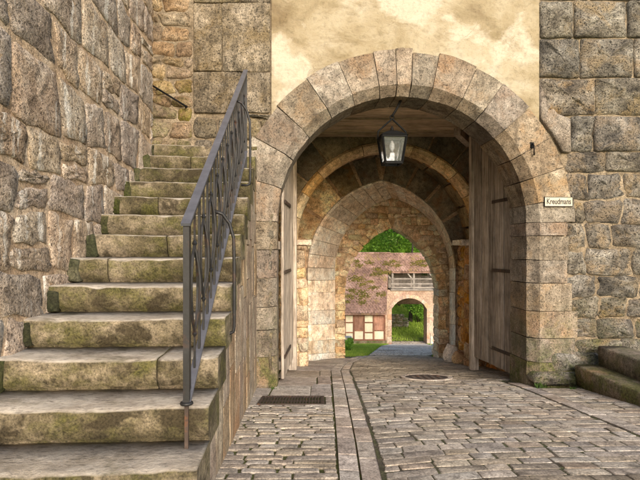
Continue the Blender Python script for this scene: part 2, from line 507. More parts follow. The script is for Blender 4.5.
# ------------------------------------------------------------------ stone shapes (local frame: x along wall, z up, -y towards the viewer)
def outline(corners, rnd, nseg=3, cut=0.16, jit=0.02):
    """rounded irregular outline of a quad, counter-clockwise"""
    pts = []
    k = len(corners)
    corners = [(x + rnd.uniform(-1, 1) * jit * 0.8, z + rnd.uniform(-1, 1) * jit * 0.8) for x, z in corners]
    for i in range(k):
        a = Vector(corners[i])
        b = Vector(corners[(i + 1) % k])
        L = (b - a).length
        nrm = Vector((b.y - a.y, a.x - b.x)) / max(L, 1e-6)
        c = min(cut, 0.42 * L) / max(L, 1e-6) if cut > 0 else 0.0
        ts = [c + (1 - 2 * c) * s / (nseg - 1) for s in range(nseg)] if c > 0 else [s / nseg for s in range(nseg)]
        for t in ts:
            j = rnd.uniform(-1, 1) * jit
            p = a.lerp(b, t) + nrm * j
            pts.append((p.x, p.y))
    return pts


def stone_mesh(pts, depth, proud, rnd, bevel=0.02, bulge=0.02, rough=0.01, rings=2):
    n = len(pts)
    cx = sum(p[0] for p in pts) / n
    cz = sum(p[1] for p in pts) / n
    size = min(max(p[0] for p in pts) - min(p[0] for p in pts), max(p[1] for p in pts) - min(p[1] for p in pts))
    bv = min(bevel, size * 0.2)
    v = []
    f = []
    tx, tz = rnd.uniform(-1, 1) * rough, rnd.uniform(-1, 1) * rough

    def ring(s, y, r=0.0):
        for (x, z) in pts:
            dx, dz = x - cx, z - cz
            L = math.hypot(dx, dz)
            k = s if s >= 0 else max(0.1, (L + s * 1.0) / L)
            yy = y + (rnd.uniform(-r, r) if r else 0) + (tx * dx + tz * dz) * 2
            v.append((cx + dx * k, yy, cz + dz * k))
    ring(1.0, depth)
    ring(1.0, -proud + bv)
    ring(-bv, -proud, rough)
    if rings > 2:
        ring(0.62, -proud - bulge * 0.6, rough * 1.4)
        ring(0.3, -proud - bulge, rough * 1.4)
    elif rings == 2:
        ring(0.5, -proud - bulge, rough * 1.3)
    nr = len(v) // n
    v.append((cx, -proud - bulge, cz))
    for r in range(nr - 1):
        for i in range(n):
            j = (i + 1) % n
            f.append((r * n + i, r * n + j, (r + 1) * n + j, (r + 1) * n + i))
    b = (nr - 1) * n
    for i in range(n):
        f.append((b + i, b + (i + 1) % n, len(v) - 1))
    me = bpy.data.meshes.new('stone')
    me.from_pydata(v, [], f)
    return me


def stone(name, corners, mat, parent, rnd, depth=0.12, proud=0.03, mortar=0.012, cut=0.03, jit=0.008, bevel=0.015, bulge=0.01, rough=0.006, nseg=3, rings=2, clip=None):
    cx = sum(c[0] for c in corners) / len(corners)
    cz = sum(c[1] for c in corners) / len(corners)
    cs = []
    for (x, z) in corners:
        sx = 1 if x > cx else -1
        sz = 1 if z > cz else -1
        cs.append((x - sx * mortar, z - sz * mortar))
    pts = outline(cs, rnd, nseg, cut, jit)
    me = stone_mesh(pts, depth, proud, rnd, bevel, bulge, rough, rings)
    return link(name, me, mat, parent)


def courses(u0, u1, z0, z1, hr, wr, rnd, wob=0.03, split=0.15, tilt=0.12, zfun=None):
    """cells of coursed rubble as corner lists"""
    ph = [rnd.uniform(0, 6.28) for _ in range(400)]
    zs = [z0]
    while zs[-1] < z1:
        zs.append(zs[-1] + rnd.uniform(*hr))

    def zz(i, u):
        if i == 0:
            return zs[0]
        return zs[i] + wob * math.sin(u * 2.3 + ph[i]) + wob * 0.6 * math.sin(u * 5.7 + ph[i + 100])
    cells = []
    for i in range(len(zs) - 1):
        u = u0 - rnd.uniform(0, wr[0])
        tl = 0
        while u < u1:
            w = rnd.uniform(*wr)
            tr = rnd.uniform(-tilt, tilt) * (zs[i + 1] - zs[i])
            a, b = u, u + w
            p = [(a - tl, zz(i, a)), (b - tr, zz(i, b)), (b + tr, zz(i + 1, b)), (a + tl, zz(i + 1, a))]
            if rnd.random() < split and zs[i + 1] - zs[i] > 0.2:
                k = rnd.uniform(0.4, 0.6)
                m0 = (p[0][0] * (1 - k) + p[3][0] * k, p[0][1] * (1 - k) + p[3][1] * k)
                m1 = (p[1][0] * (1 - k) + p[2][0] * k, p[1][1] * (1 - k) + p[2][1] * k)
                cells.append([p[0], p[1], m1, m0])
                cells.append([m0, m1, p[2], p[3]])
            else:
                cells.append(p)
            u += w
            tl = tr
    return cells


def clampcell(c, u0, u1, z0=-99, z1=99):
    c = [(min(max(x, u0), u1), min(max(z, z0), z1)) for x, z in c]
    w = max(p[0] for p in c) - min(p[0] for p in c)
    h = max(p[1] for p in c) - min(p[1] for p in c)
    return c if w > 0.09 and h > 0.07 else None


def arch_slab(profile, u0, u1, z0l, z0r, z1, y0, y1):
    """wall with an arched opening; profile runs from the left foot over the crown to the right foot"""
    poly = [(u0, z0l)] + list(profile) + [(u1, z0r), (u1, z1), (u0, z1)]
    n = len(poly)
    mb = MB()
    mb.v = [(x, y0, z) for x, z in poly] + [(x, y1, z) for x, z in poly]
    mb.f = [tuple(range(n)), tuple(range(n, 2 * n))[::-1]] + [(i, i + n, (i + 1) % n + n, (i + 1) % n) for i in range(n)]
    return mb


def pointed(cx, half, zs, e, zb, n=10, zbr=None):
    """outline of a pointed (e>0) or round (e=0) arch: list of (x, z), left foot to right foot"""
    Rr = half + e
    apex = math.sqrt(Rr * Rr - e * e)
    amax = math.atan2(apex, e) if e > 0 else math.pi / 2
    L = []
    for i in range(n + 1):
        a = amax * i / n
        L.append((cx + e - Rr * math.cos(a), zs + Rr * math.sin(a)))
    Rt = [(2 * cx - x, z) for x, z in L[:-1]][::-1]
    return [(cx - half, zb)] + L + Rt + [(cx + half, zbr if zbr is not None else zb)]


def loft_stone(name, secs, mat, parent, rnd, jit=0.004):
    """closed section lofted through rows of 3-D points, both ends capped"""
    m = len(secs[0])
    mb = MB()
    for s in secs:
        mb.v += [(x + rnd.uniform(-jit, jit), y + rnd.uniform(-jit, jit), z + rnd.uniform(-jit, jit)) for x, y, z in s]
    for i in range(len(secs) - 1):
        for k in range(m):
            mb.f.append((i * m + k, (i + 1) * m + k, (i + 1) * m + (k + 1) % m, i * m + (k + 1) % m))
    mb.f.append(tuple(range(m)))
    mb.f.append(tuple((len(secs) - 1) * m + k for k in range(m))[::-1])
    return mb.build(name, mat, parent, smooth=False)

# ================================================================== THE PLACE
A = R(3.0)
CA, SA = math.cos(A), math.sin(A)
GO = (0.0, 6.72)


def gpx(px, py, V=0.0):
    """pixel of the photograph -> (u, z) on the gate face (or a plane V metres behind it)"""
    tx = (px - 320) / F
    ov = GO[1] * CA - GO[0] * SA
    t = (V + ov) / (CA - tx * SA)
    X, Y = t * tx, t
    u = (X - GO[0]) * CA + (Y - GO[1]) * SA
    return u, EYE + (250 - py) / F * t


def gcell(x0, y0, x1, y1, V=0.0):
    """pixel rectangle on the gate face as stone corners, counter-clockwise from the lower left"""
    return [gpx(x0, y1, V), gpx(x1, y1, V), gpx(x1, y0, V), gpx(x0, y0, V)]


# ------------------------------------------------------------------ terrain
def build_terrain():
    xs = [-400, -200, -100, -60, -40, -25, -15, -8, -3, 0, 3, 8, 15, 25, 40, 60, 100, 200, 400]
    ys = [-400, -100, -30, -10, -4, -1, 2, 4, 6.7, 9, 11, 13.2, 17, 21, 25, 30, 33, 34.5, 36, 38, 41, 45, 50, 55, 60, 70, 80, 95, 120, 160, 300, 500]
    mb = MB()
    for y in ys:
        for x in xs:
            mb.v.append((x, y, gz(x, y) - 0.09 + (rng.uniform(-0.15, 0.25) if y > 45 else 0)))
    w = len(xs)
    for j in range(len(ys) - 1):
        for i in range(w - 1):
            mb.f.append((j * w + i, j * w + i + 1, (j + 1) * w + i + 1, (j + 1) * w + i))
    structure(mb.build('terrain', M['terrain'], None, True))


build_terrain()


# ------------------------------------------------------------------ setts and paving
def sett_data(x0, x1, y0, y1, rnd, h=0.07, inset=0.006, skew=None, top=0.0, jit=0.010, cut=0.9):
    """one worn paving sett: bottom ring, shoulder ring, top ring"""
    sk = skew or (lambda x: 0.0)
    q = [(x0, y0), (x1, y0), (x1, y1), (x0, y1)]
    q = [(x + rnd.uniform(-jit, jit), y + rnd.uniform(-jit, jit)) for x, y in q]
    # 8-point outline with cut corners
    c = 0.16
    pts = []
    for i in range(4):
        p, a, b = Vector(q[i]), Vector(q[i - 1]), Vector(q[(i + 1) % 4])
        pts += [p.lerp(a, min(0.45, 0.010 / max((p - a).length, .01))), p.lerp(b, min(0.45, 0.010 / max((p - b).length, .01)))]
    cx = sum(p.x for p in pts) / 8
    cy = sum(p.y for p in pts) / 8
    dz = rnd.uniform(-0.002, 0.003) + top
    tl = min(0.022, 0.004 / max(x1 - x0, y1 - y0) * 1.6)
    tx, ty = rnd.uniform(-tl, tl), rnd.uniform(-tl, tl)
    v = []
    for (k, z) in ((0.0, -h), (0.0, -0.005), (inset, 0.0)):
        for p in pts:
            d = Vector((p.x - cx, p.y - cy))
            L = d.length
            s = max(0.2, (L - k) / L)
            X, Y = cx + d.x * s, cy + d.y * s
            Y2 = Y + sk(X)
            v.append((X, Y2, gz(X, Y2) + z + dz + tx * (X - cx) + ty * (Y - cy)))
    X, Y2 = cx, cy + sk(cx)
    v.append((X, Y2, gz(X, Y2) + dz + 0.004))
    f = []
    for r in range(2):
        for i in range(8):
            j = (i + 1) % 8
            f.append((r * 8 + i, r * 8 + j, (r + 1) * 8 + j, (r + 1) * 8 + i))
    for i in range(8):
        f.append((16 + i, 16 + (i + 1) % 8, 24))
    return v, f


def paving_rows(xa, xb, ya, yb, dh, wr, rnd, gap=0.007, skew=None, **kw):
    out = []
    y = ya
    while y < yb:
        hgt = rnd.uniform(*dh)
        x = xa(y) if callable(xa) else xa
        xe = xb(y) if callable(xb) else xb
        first = True
        while x < xe - 0.03:
            w = rnd.uniform(*wr) * (0.6 if first and rnd.random() < 0.5 else 1.0)
            first = False
            x2 = x + w
            if xe - x2 < wr[0] * 0.55:
                x2 = xe
            out.append((y, sett_data(x + gap, x2 - gap, y + gap, y + hgt - gap, rnd, skew=skew, **kw)))
            x = x2
        y += hgt
    return out


def place_setts(pieces, parent, mat, limit, stuffname, name='sett', stuffmat=None):
    pieces.sort(key=lambda p: p[0])
    vis = [p for p in pieces if p[0] > 3.0]
    near = vis[:limit]
    ids = set(id(p) for p in near)
    for _, (v, f) in near:
        mb = MB()
        mb.v, mb.f = v, f
        mb.build(name, mat, parent, False)
    rest = MB()
    for p in pieces:
        if id(p) not in ids:
            rest.add(*p[1])
    if rest.v:
        o = rest.build(stuffname, stuffmat or mat, parent, False)
        o['kind'] = 'stuff'


def strip(name, mat, xl, xr, ys, dz, nx=6):
    mb = MB()
    for y in ys:
        a, b = xl(y), xr(y)
        for i in range(nx + 1):
            x = a + (b - a) * i / nx
            mb.v.append((x, y, gz(x, y) + dz))
    for j in range(len(ys) - 1):
        for i in range(nx):
            k = j * (nx + 1) + i
            mb.f.append((k, k + 1, k + nx + 2, k + nx + 1))
    return mb.build(name, mat, None, True)


YS = [1.5, 3, 4, 5, 6, 6.7, 7.30, 7.36, 8, 9, 10, 11, 12, 13.2, 16, 19, 22, 26, 30, 33, 36]


def interp(tab, y):
    for (a, va), (b, vb) in zip(tab, tab[1:]):
        if y <= b:
            return va + (vb - va) * max(0, (y - a)) / (b - a)
    return tab[-1][1]


GUT_L = [(2, 0.10), (4, 0.13), (9.3, 0.20), (11, 0.42), (13.2, 0.98)]
GUT_M = [(2, 0.22), (4, 0.285), (9.3, 0.38), (11, 0.58), (13.2, 1.12)]
GUT_R = [(2, 0.36), (4, 0.445), (9.3, 0.55), (11, 0.74), (13.2, 1.26)]
ROAD_L = GUT_R + [(33, 4.75), (36, 5.0)]
ROAD_R = [(2, 2.66), (7.30, 2.66), (7.36, 3.28), (9.9, 3.28), (10, 2.95), (10.3, 2.95), (10.4, 3.15), (11.6, 3.1), (12.4, 2.9), (13.2, 2.85), (16, 4.0), (20, 4.5), (33, 6.95), (36, 8.5)]

road = structure(strip('road', M['bed'], lambda y: interp(ROAD_L, y) - 0.02, lambda y: interp(ROAD_R, y) + 0.02, YS, -0.0045), 'cobbled road running down through the gateway')
rs = random.Random(11)


def road_skew(x):
    return 0.24 * (1 - math.exp(-max(0, x - 0.45) / 0.6))


pcs = paving_rows(lambda y: interp(ROAD_L, y + 0.1) + 0.005, lambda y: interp(ROAD_R, y) - 0.005, 2.2, 13.2, (0.115, 0.16), (0.16, 0.36), rs, gap=0.0055, skew=road_skew)
far = paving_rows(lambda y: interp(ROAD_L, y), lambda y: interp(ROAD_R, y), 13.6, 34.0, (0.16, 0.2), (0.18, 0.3), rs, gap=0.012)
place_setts(pcs, road, M['sett'], 290, 'distant_setts', stuffmat=M['sett'])
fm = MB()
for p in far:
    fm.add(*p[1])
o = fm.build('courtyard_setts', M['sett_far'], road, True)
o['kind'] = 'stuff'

# gutter of two lines of long stones
gut = structure(strip('gutter', M['bed'], lambda y: interp(GUT_L, y), lambda y: interp(GUT_R, y), [y for y in YS if y <= 13.2], -0.024), 'double line of long gutter stones beside the road')
for (LA, LB, dip) in ((GUT_L, GUT_M, 0.0), (GUT_M, GUT_R, -0.012)):
    y = 2.2
    while y < 13.0:
        h = rs.uniform(0.32, 0.62)
        v, f = sett_data(0.010, 0.990, y + 0.008, y + h - 0.008, rs, jit=0.006, top=dip + 0.004)
        vv = []
        for (x, yy, z) in v:
            a, b = interp(LA, yy), interp(LB, yy)
            X = a + 0.006 + (b - a - 0.012) * x
            vv.append((X, yy, z))
        mb = MB()
        mb.v, mb.f = vv, f
        mb.build('gutter_stone', M['slab'], gut, False)
        y += h

# pavement on the stair side: thin setts, then big slabs inside the gate
pave = structure(strip('pavement', M['bed_moss'], lambda y: -0.95 if y < 7.2 else -0.75, lambda y: interp(GUT_L, y) + 0.01, [1.5, 3, 4, 5, 6, 6.7, 8, 9, 10, 11, 12, 13.2], -0.013), 'narrow paved strip between the staircase and the gutter')
pcs = paving_rows(-0.86, lambda y: interp(GUT_L, y), 2.2, 5.46, (0.085, 0.115), (0.16, 0.34), rs, gap=0.009, inset=0.008)
place_setts(pcs, pave, M['sett'], 280, 'sett_rows')
for (xa, xb, ya, yb) in ((-0.88, -0.70, 5.5, 6.05), (-0.92, -0.63, 6.07, 6.66), (0.06, 0.14, 5.5, 6.05), (-0.62, -0.12, 6.07, 6.9), (-0.12, 0.15, 6.07, 7.1), (-0.62, -0.05, 6.92, 8.0), (-0.04, 0.17, 7.12, 8.2), (-0.70, 0.0, 8.02, 9.1), (0.0, 0.19, 8.22, 9.3), (-0.70, 0.5, 9.12, 10.3), (-0.46, 0.9, 10.32, 11.55), (0.0, 1.2, 11.56, 12.4)):
    mb = MB()
    mb.v, mb.f = sett_data(xa + 0.004, xb - 0.004, ya + 0.004, yb - 0.004, rs, jit=0.004, inset=0.02)
    mb.v = [(min(X, interp(GUT_L, Y) - 0.004), Y, Z) for X, Y, Z in mb.v]
    mb.build('paving_slab', M['slab'], pave, False)

# strip of setts between the road and the side steps
rpav = structure(strip('side_pavement', M['bed_moss'], lambda y: 2.68, lambda y: 3.9 if y < 5 else 5.5, [1.5, 3, 4, 5, 6, 6.75], -0.006), 'paved strip along the wall beside the road')
pcs = paving_rows(2.86, lambda y: 3.9, 2.2, 6.62, (0.13, 0.2), (0.2, 0.42), rs, gap=0.007)
place_setts(pcs, rpav, M['sett'], 200, 'sett_rows')
y = 2.2
while y < 6.7:
    h = rs.uniform(0.45, 0.8)
    mb = MB()
    mb.v, mb.f = sett_data(2.68, 2.85, y + 0.006, y + h - 0.006, rs, jit=0.006, top=0.004)
    mb.build('border_stone', M['slab'], rpav, False)
    y += h

# ------------------------------------------------------------------ gate tower
tower = tag(empty('gate_tower', (GO[0], GO[1], 0), A), 'old stone gate tower with wide round archway and patchy yellow plaster', 'gate tower')
rg = random.Random(3)
CU, CZ = gpx(405, 222)
R_IN, R_FR, R_OUT = 1.72, 1.845, 2.31


def circ(r, n=24, a0=180.0, a1=0.0):
    return [(CU + r * math.cos(R(a0 + (a1 - a0) * i / n)), CZ + r * math.sin(R(a0 + (a1 - a0) * i / n))) for i in range(n + 1)]


UL = gpx(157, 100)[0] - 0.35
prof = [(CU - 1.86, -0.3)] + circ(1.86) + [(CU + 1.86, -0.3)]
wall = arch_slab(prof, UL, 7.5, -0.3, -0.3, 7.2, 0.03, 0.60).build('front_wall', M['mortar_grey'], tower)
# plaster field above the arch
u0, u1 = gpx(271.5, 60)[0], gpx(539, 60)[0]
aL = math.degrees(math.acos((u0 - CU) / (R_OUT - 0.04)))
aR = math.degrees(math.acos((u1 - CU) / (R_OUT - 0.04)))
arc = circ(R_OUT - 0.04, 22, aL, aR)
pb = MB()
poly = arc + [(u1, 7.1), (u0, 7.1)]
nn = len(poly)
pb.v = [(x, -0.006, z) for x, z in poly] + [(x, 0.028, z) for x, z in poly]
pb.f = [tuple(range(nn)), tuple(range(nn, 2 * nn))[::-1]] + [(i, i + nn, (i + 1) % nn + nn, (i + 1) % nn) for i in range(nn)]
pb.build('plaster_field', M['plaster'], tower)

# arch ring
ring = MB()
ringp = circ(1.9, 30)
ringq = circ(R_OUT - 0.05, 30)
for i in range(30):
    a, b, c, d = ringp[i], ringp[i + 1], ringq[i + 1], ringq[i]
    ring.hexa([(a[0], -0.012, a[1]), (b[0], -0.012, b[1]), (b[0], 0.2, b[1]), (a[0], 0.2, a[1]), (d[0], -0.012, d[1]), (c[0], -0.012, c[1]), (c[0], 0.2, c[1]), (d[0], 0.2, d[1])])
arch = ring.build('arch_ring', M['mortar_grey'], tower)


def arch_section(cu, cz, dx, dz, ro, pr, back=0.62):
    pts = [(R_FR, -pr), (ro, -pr), (ro, 0.24), (R_IN + 0.16, back), (R_IN, back), (R_IN, 0.095)]
    return [(cu + dx * r, v, cz + dz * r) for r, v in pts]


joints = [180, 165, 151, 138.5, 125, 113, 101, 93.5, 87.5, 78.5, 65, 54.5, 42.6, 30, 19, 8, 0]
for a, b in zip(joints, joints[1:]):
    ro = R_OUT + rg.uniform(-0.03, 0.025)
    pr = 0.035 + rg.uniform(-0.008, 0.008)
    g = 0.16
    secs = []
    for i in range(4):
        t = R(a - g + (b - a + 2 * g) * i / 3)
        secs.append(arch_section(CU, CZ, math.cos(t), math.sin(t), ro, pr))
    loft_stone('voussoir', secs, M['ring_stone'], arch, rg, 0.006)
# jamb stones
for side, ys_, wr in ((-1, [222, 250, 278, 307, 330, 357, 392], (2.25, 2.36)), (1, [222, 236, 260, 283, 311, 338, 362, 388], (2.22, 2.40))):
    xr = 262 if side < 0 else 556
    zs = [gpx(xr, y)[1] for y in ys_]
    zs[0] = CZ
    for z1, z0 in zip(zs, zs[1:]):
        ro = rg.uniform(*wr)
        pr = 0.035 + rg.uniform(-0.01, 0.012)
        zb = z0 if z0 != zs[-1] else z0 - 0.15
        secs = []
        for i in range(3):
            z = zb + 0.004 + (z1 - zb - 0.008) * i / 2
            secs.append([(CU + side * (R_FR + (r - R_FR)), v, z) for (r, v) in [(R_FR, -pr), (ro, -pr), (ro, 0.2), (R_IN + 0.16, 0.62), (R_IN, 0.62), (R_IN, 0.095)]])
        loft_stone('jamb_stone', secs, M['gate_stone'], arch, rg, 0.005)

# ashlar beside the stairs (explicit blocks as in the photograph)
for (x0, y0, x1, y1) in ((193, 3, 222, 71.5), (222, 3, 271, 72.5), (193, -45, 240, 3), (240, -45, 271, 3), (193, 71.5, 271, 113)):
    stone('ashlar_block', gcell(x0, y0, x1, y1), M['ashlar_stone'], wall, rg, depth=0.12, proud=0.012, mortar=0.005, cut=0.02, jit=0.008, bevel=0.012, bulge=0.012, rough=0.010, nseg=4, rings=3)
zt = gpx(230, 113)[1]
for c in courses(gpx(193, 120)[0], gpx(272, 120)[0], 0.2, zt - 0.02, (0.18, 0.30), (0.25, 0.48), rg, wob=0.02):
    c = clampcell(c, gpx(193, 120)[0], gpx(273, 120)[0], -0.2, zt)
    if c:
        stone('rubble_block', c, M['ashlar_stone'], wall, rg, proud=-0.002, mortar=0.010, cut=0.04, jit=0.012, bevel=0.02, bulge=0.02, rough=0.012)
# recess of rough rubble at the head of the stairs: proud ashlar overlaps it
for c in courses(gpx(150, 100)[0], gpx(193, 100)[0], 2.6, 6.4, (0.15, 0.27), (0.2, 0.45), rg, wob=0.03, tilt=0.2):
    c = clampcell(c, gpx(150, 100)[0], gpx(192, 100)[0])
    if c:
        stone('rubble_block', c, M['rubble_stone'], wall, rg, proud=-0.012, mortar=0.006, cut=0.03, jit=0.014, bevel=0.02, bulge=0.016, rough=0.014)
# rough blocks beside the arch on the street side
for (x0, y0, x1, y1) in ((540, -60, 590, 0), (590, -60, 650, 0), (650, -60, 720, 0), (540, 0, 574, 38), (574, 0, 628, 38), (628, 0, 700, 38), (540, 38, 580, 77.5), (580, 38, 634, 77.5), (634, 38, 700, 77.5), (540, 78, 596, 115), (596, 78, 655, 115), (655, 78, 710, 115), (571, 115, 594, 152), (594, 115, 645, 152), (645, 115, 700, 152)):
    stone('rusticated_block', gcell(x0, y0, x1, y1), M['rough_stone'], wall, rg, depth=0.1, proud=0.012, mortar=0.006, cut=0.02, jit=0.010, bevel=0.03, bulge=0.04, rough=0.022, nseg=5, rings=3)
link('smooth_block', stone_mesh([gpx(*q) for q in ((539.5, 118), (551, 133), (562, 152.5), (570.5, 152.5), (570, 119), (557, 114), (546, 101), (539.5, 86))], 0.1, 0.034, rg, 0.02, 0.004, 0.006), M['gate_stone'], wall)
ur0 = gpx(566, 250)[0]
zt = gpx(590, 152)[1]
for c in courses(ur0, 6.3, -0.05, zt, (0.26, 0.42), (0.36, 0.66), rg, wob=0.02, split=0.03, tilt=0.08):
    c = clampcell(c, ur0, 6.2, -0.2, zt + 0.02)
    if c:
        stone('rubble_block', c, M['rough_stone'], wall, rg, proud=-0.004, mortar=0.006, cut=0.03, jit=0.02, bevel=0.03, bulge=0.03, rough=0.022, nseg=4, rings=3)
# plinth stone and low boulder at the foot of the street-side pier
for (x0, y0, x1, y1, p) in ((530, 371, 578, 384, 0.13), (548, 352, 600, 372, 0.05)):
    stone('plinth_stone', gcell(x0, y0, x1, y1), M['rough_stone'], wall, rg, proud=p, mortar=0.004, cut=0.05, jit=0.01, bevel=0.05, bulge=0.02, rough=0.015, rings=3)

# masonry mass of the tower above and beside the passage
mass = MB()
mass.box(-3.0, 7.4, 0.63, 6.2, 4.45, 7.15)
mass.box(-3.0, -0.86, 0.63, 6.2, -1.2, 4.45)
mass.box(3.36, 7.4, 0.63, 6.2, -1.2, 4.45)
mo = mass.build('tower_masonry', M['mortar_grey'], tower)
mo.rotation_euler = (0, 0, -A)

# plank ceiling over the doors (unrotated frame, world coordinates through an un-rotating parent)
inv = tower.matrix_basis.inverted()


def world_part(o):
    """part built in world coordinates under the rotated tower"""
    o.matrix_parent_inverse = (Matrix.Translation((GO[0], GO[1], 0)) @ Matrix.Rotation(A, 4, 'Z')).inverted()
    return o


cb = MB()
cb.box(-0.95, 3.45, 7.36, 10.0, 4.24, 4.44)
ceil = world_part(cb.build('plank_ceiling', M['ceiling_wood'], tower))
y = 7.36
while y < 9.72:
    w = rg.uniform(0.20, 0.36)
    y2 = min(y + w, 9.74)
    mb = MB()
    d = rg.uniform(0, 0.045)
    mb.hexa([(-0.93, y + 0.012, 4.15 - d + rg.uniform(-.01, .01)), (3.43, y + 0.006, 4.15 - d + rg.uniform(-.01, .01)), (3.43, y2 - 0.006, 4.15 - d + rg.uniform(-.01, .01)), (-0.93, y2 - 0.006, 4.15 - d + rg.uniform(-.01, .01)), (-0.93, y + 0.006, 4.235), (3.43, y + 0.006, 4.235), (3.43, y2 - 0.006, 4.235), (-0.93, y2 - 0.006, 4.235)])
    mb.build('plank', M['ceiling_wood'], ceil)
    y = y2
mb = MB()
mb.box(-0.93, 3.43, 9.76, 9.97, 4.07, 4.235)
mb.build('beam', M['ceiling_wood'], ceil)
mb = MB()
mb.bar((2.55, 9.35, 4.03), (2.95, 9.9, 3.93), 0.13, 0.14)
world_part(mb.build('strut', M['pale_wood'], tower))


# ---- chamber walls lined with rubble
def lined_wall(name, x, face, ya, yb, z0, z1, mat, stmat, hr=(0.16, 0.32), wr=(0.2, 0.45), proud=0.02):
    """wall along the passage; face=+1 looks to +X"""
    e = world_part(MB_box(name, x, face, ya, yb, z0, z1, mat))
    for c in courses(ya, yb, z0, z1, hr, wr, rg, wob=0.03, tilt=0.2):
        c = clampcell(c, ya, yb, z0, z1)
        if not c:
            continue
        pts = outline([(p[0], p[1]) for p in c], rg, 3, 0.025, 0.014)
        me = stone_mesh(pts, 0.06, proud, rg, 0.03, 0.025, 0.014)
        for vert in me.vertices:
            cx, cy, cz_ = vert.co
            vert.co = (x - face * cy, cx, cz_)
        if face > 0:
            pass
        link('rubble_block', me, stmat, e)
    return e


def MB_box(name, x, face, ya, yb, z0, z1, mat):
    mb = MB()
    mb.box(min(x - face * 0.1, x + face * 0.0), max(x - face * 0.1, x), ya, yb, z0, z1)
    return mb.build(name, mat, tower)


lined_wall('chamber_wall', -0.80, 1, 7.36, 10.0, -0.6, 4.2, M['mortar'], M['inner_stone'])
lined_wall('chamber_wall', 3.32, -1, 7.36, 10.0, -0.6, 4.2, M['mortar_orange'], M['orange_stone'])

# ---- rear arch of the chamber: round, with a moulded yellow rib
AX, AZ, AR = 1.34, 1.99, 1.85


def rcirc(r, n=20, a0=180.0, a1=0.0):
    return [(AX + r * math.cos(R(a0 + (a1 - a0) * i / n)), AZ + r * math.sin(R(a0 + (a1 - a0) * i / n))) for i in range(n + 1)]


prof = [(-0.28, -0.6), (-0.28, 1.94)] + rcirc(AR) + [(2.97, 1.94), (2.97, -0.6)]
awall = world_part(arch_slab(prof, -0.95, 3.45, -0.6, -0.6, 4.25, 10.02, 10.30).build('vault_wall', M['mortar_orange'], tower))
for (a, b) in zip(range(180, 0, -15), range(165, -15, -15)):
    secs = []
    for i in range(4):
        t = R(a - 0.2 + (b - a + 0.4) * i / 3)
        secs.append([(AX + math.cos(t) * r, v, AZ + math.sin(t) * r) for r, v in ((AR - 0.06, 10.05), (AR + 0.0, 9.95), (AR + 0.08, 9.93), (AR + 0.13, 9.98), (AR + 0.13, 10.1), (AR - 0.06, 10.25))])
    loft_stone('rib_stone', secs, M['rib_stone'], awall, rg, 0.004)
js = [180, 160, 143, 127, 111, 96, 82, 66, 50, 35, 18, 0]
for a, b in zip(js, js[1:]):
    secs = []
    for i in range(4):
        t = R(a - 0.5 + (b - a + 1.0) * i / 3)
        secs.append([(AX + math.cos(t) * r, v, AZ + math.sin(t) * r) for r, v in ((AR + 0.14, 10.03), (AR + 0.14, 9.985), (AR + 0.66, 9.985), (AR + 0.66, 10.03))])
    loft_stone('dark_voussoir', secs, M['vault_shade_stone'], awall, rg, 0.006)
# piers below the rib
for (x0, x1, nm, mt) in ((-0.80, -0.24, 'inner_stone', 1), (2.94, 3.32, 'orange_stone', 1)):
    for c in courses(x0, x1, -0.6, 1.93, (0.2, 0.38), (0.3, 0.6), rg, wob=0.02):
        c = clampcell(c, x0, x1, -0.6, 1.93)
        if c:
            pts = outline(c, rg, 3, 0.03, 0.012)
            me = stone_mesh(pts, 0.30, 0.0, rg, 0.025, 0.02, 0.014)
            for vert in me.vertices:
                vert.co.y += 9.99
            link('pier_stone', me, M[nm], awall)
for (x0, x1) in ((-0.80, -0.16), (2.78, 3.32)):
    secs = [[(x, 9.93, 1.93), (x, 10.55, 1.93), (x, 10.55, 2.04), (x, 9.93, 2.04)] for x in (x0, (x0 + x1) / 2, x1)]
    loft_stone('impost_stone', secs, M['pale_stone'], awall, rg, 0.012)

# ---- barrel vault behind the rib: a rubble band, then stones coloured dark for the vault's shade
vb = MB()
pa = rcirc(AR + 0.22, 24)
for i in range(24):
    a, b = pa[i], pa[i + 1]
    vb.hexa([(a[0], 10.28, a[1]), (b[0], 10.28, b[1]), (b[0], 11.7, b[1]), (a[0], 11.7, a[1])] + [(AX + (p[0] - AX) * 1.1, yy, AZ + (p[1] - AZ) * 1.1) for p, yy in ((a, 10.28), (b, 10.28), (b, 11.7), (a, 11.7))])
vault = world_part(vb.build('vault', M['mortar_orange'], tower))
js1 = [180 - 11.25 * i for i in range(17)]
for (ya, yb, js_, rad, mt, jt) in ((10.26, 10.62, [180 - 9 * i for i in range(21)], AR + 0.03, 'inner_stone', 0.03), (10.64, 11.62, [180, 162, 146, 127, 108, 92, 76, 58, 41, 24, 10, 0], AR + 0.12, 'vault_shade_stone', 0.008)):
    for a, b in zip(js_, js_[1:]):
        secs = []
        g = 0.7
        for i in range(3):
            t = R(a - g + (b - a + 2 * g) * i / 2)
            secs.append([(AX + math.cos(t) * r, v, AZ + math.sin(t) * r) for r, v in ((rad, ya), (rad, yb), (rad + 0.25, yb), (rad + 0.25, ya))])
        m_ = 'orange_stone' if (mt == 'inner_stone' and a < 80) else mt
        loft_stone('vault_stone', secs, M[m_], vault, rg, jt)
lined_wall('vault_side', -0.50, 1, 10.3, 11.6, -0.9, 2.05, M['mortar'], M['inner_stone'])
lined_wall('vault_side', 3.20, -1, 10.3, 11.6, -0.9, 2.05, M['mortar_orange'], M['orange_stone'])

# ------------------------------------------------------------------ inner gateway: splayed pointed arch with a smaller pointed arch behind it
inner = tag(empty('inner_gateway', (1.4, 11.6, gz(1.4, 11.6))), 'pale pointed stone archway at the far end of the vaulted passage', 'archway')
IO = inner.location.copy()


def inner_part(o):
    o.matrix_parent_inverse = Matrix.Translation(IO).inverted()
    return o


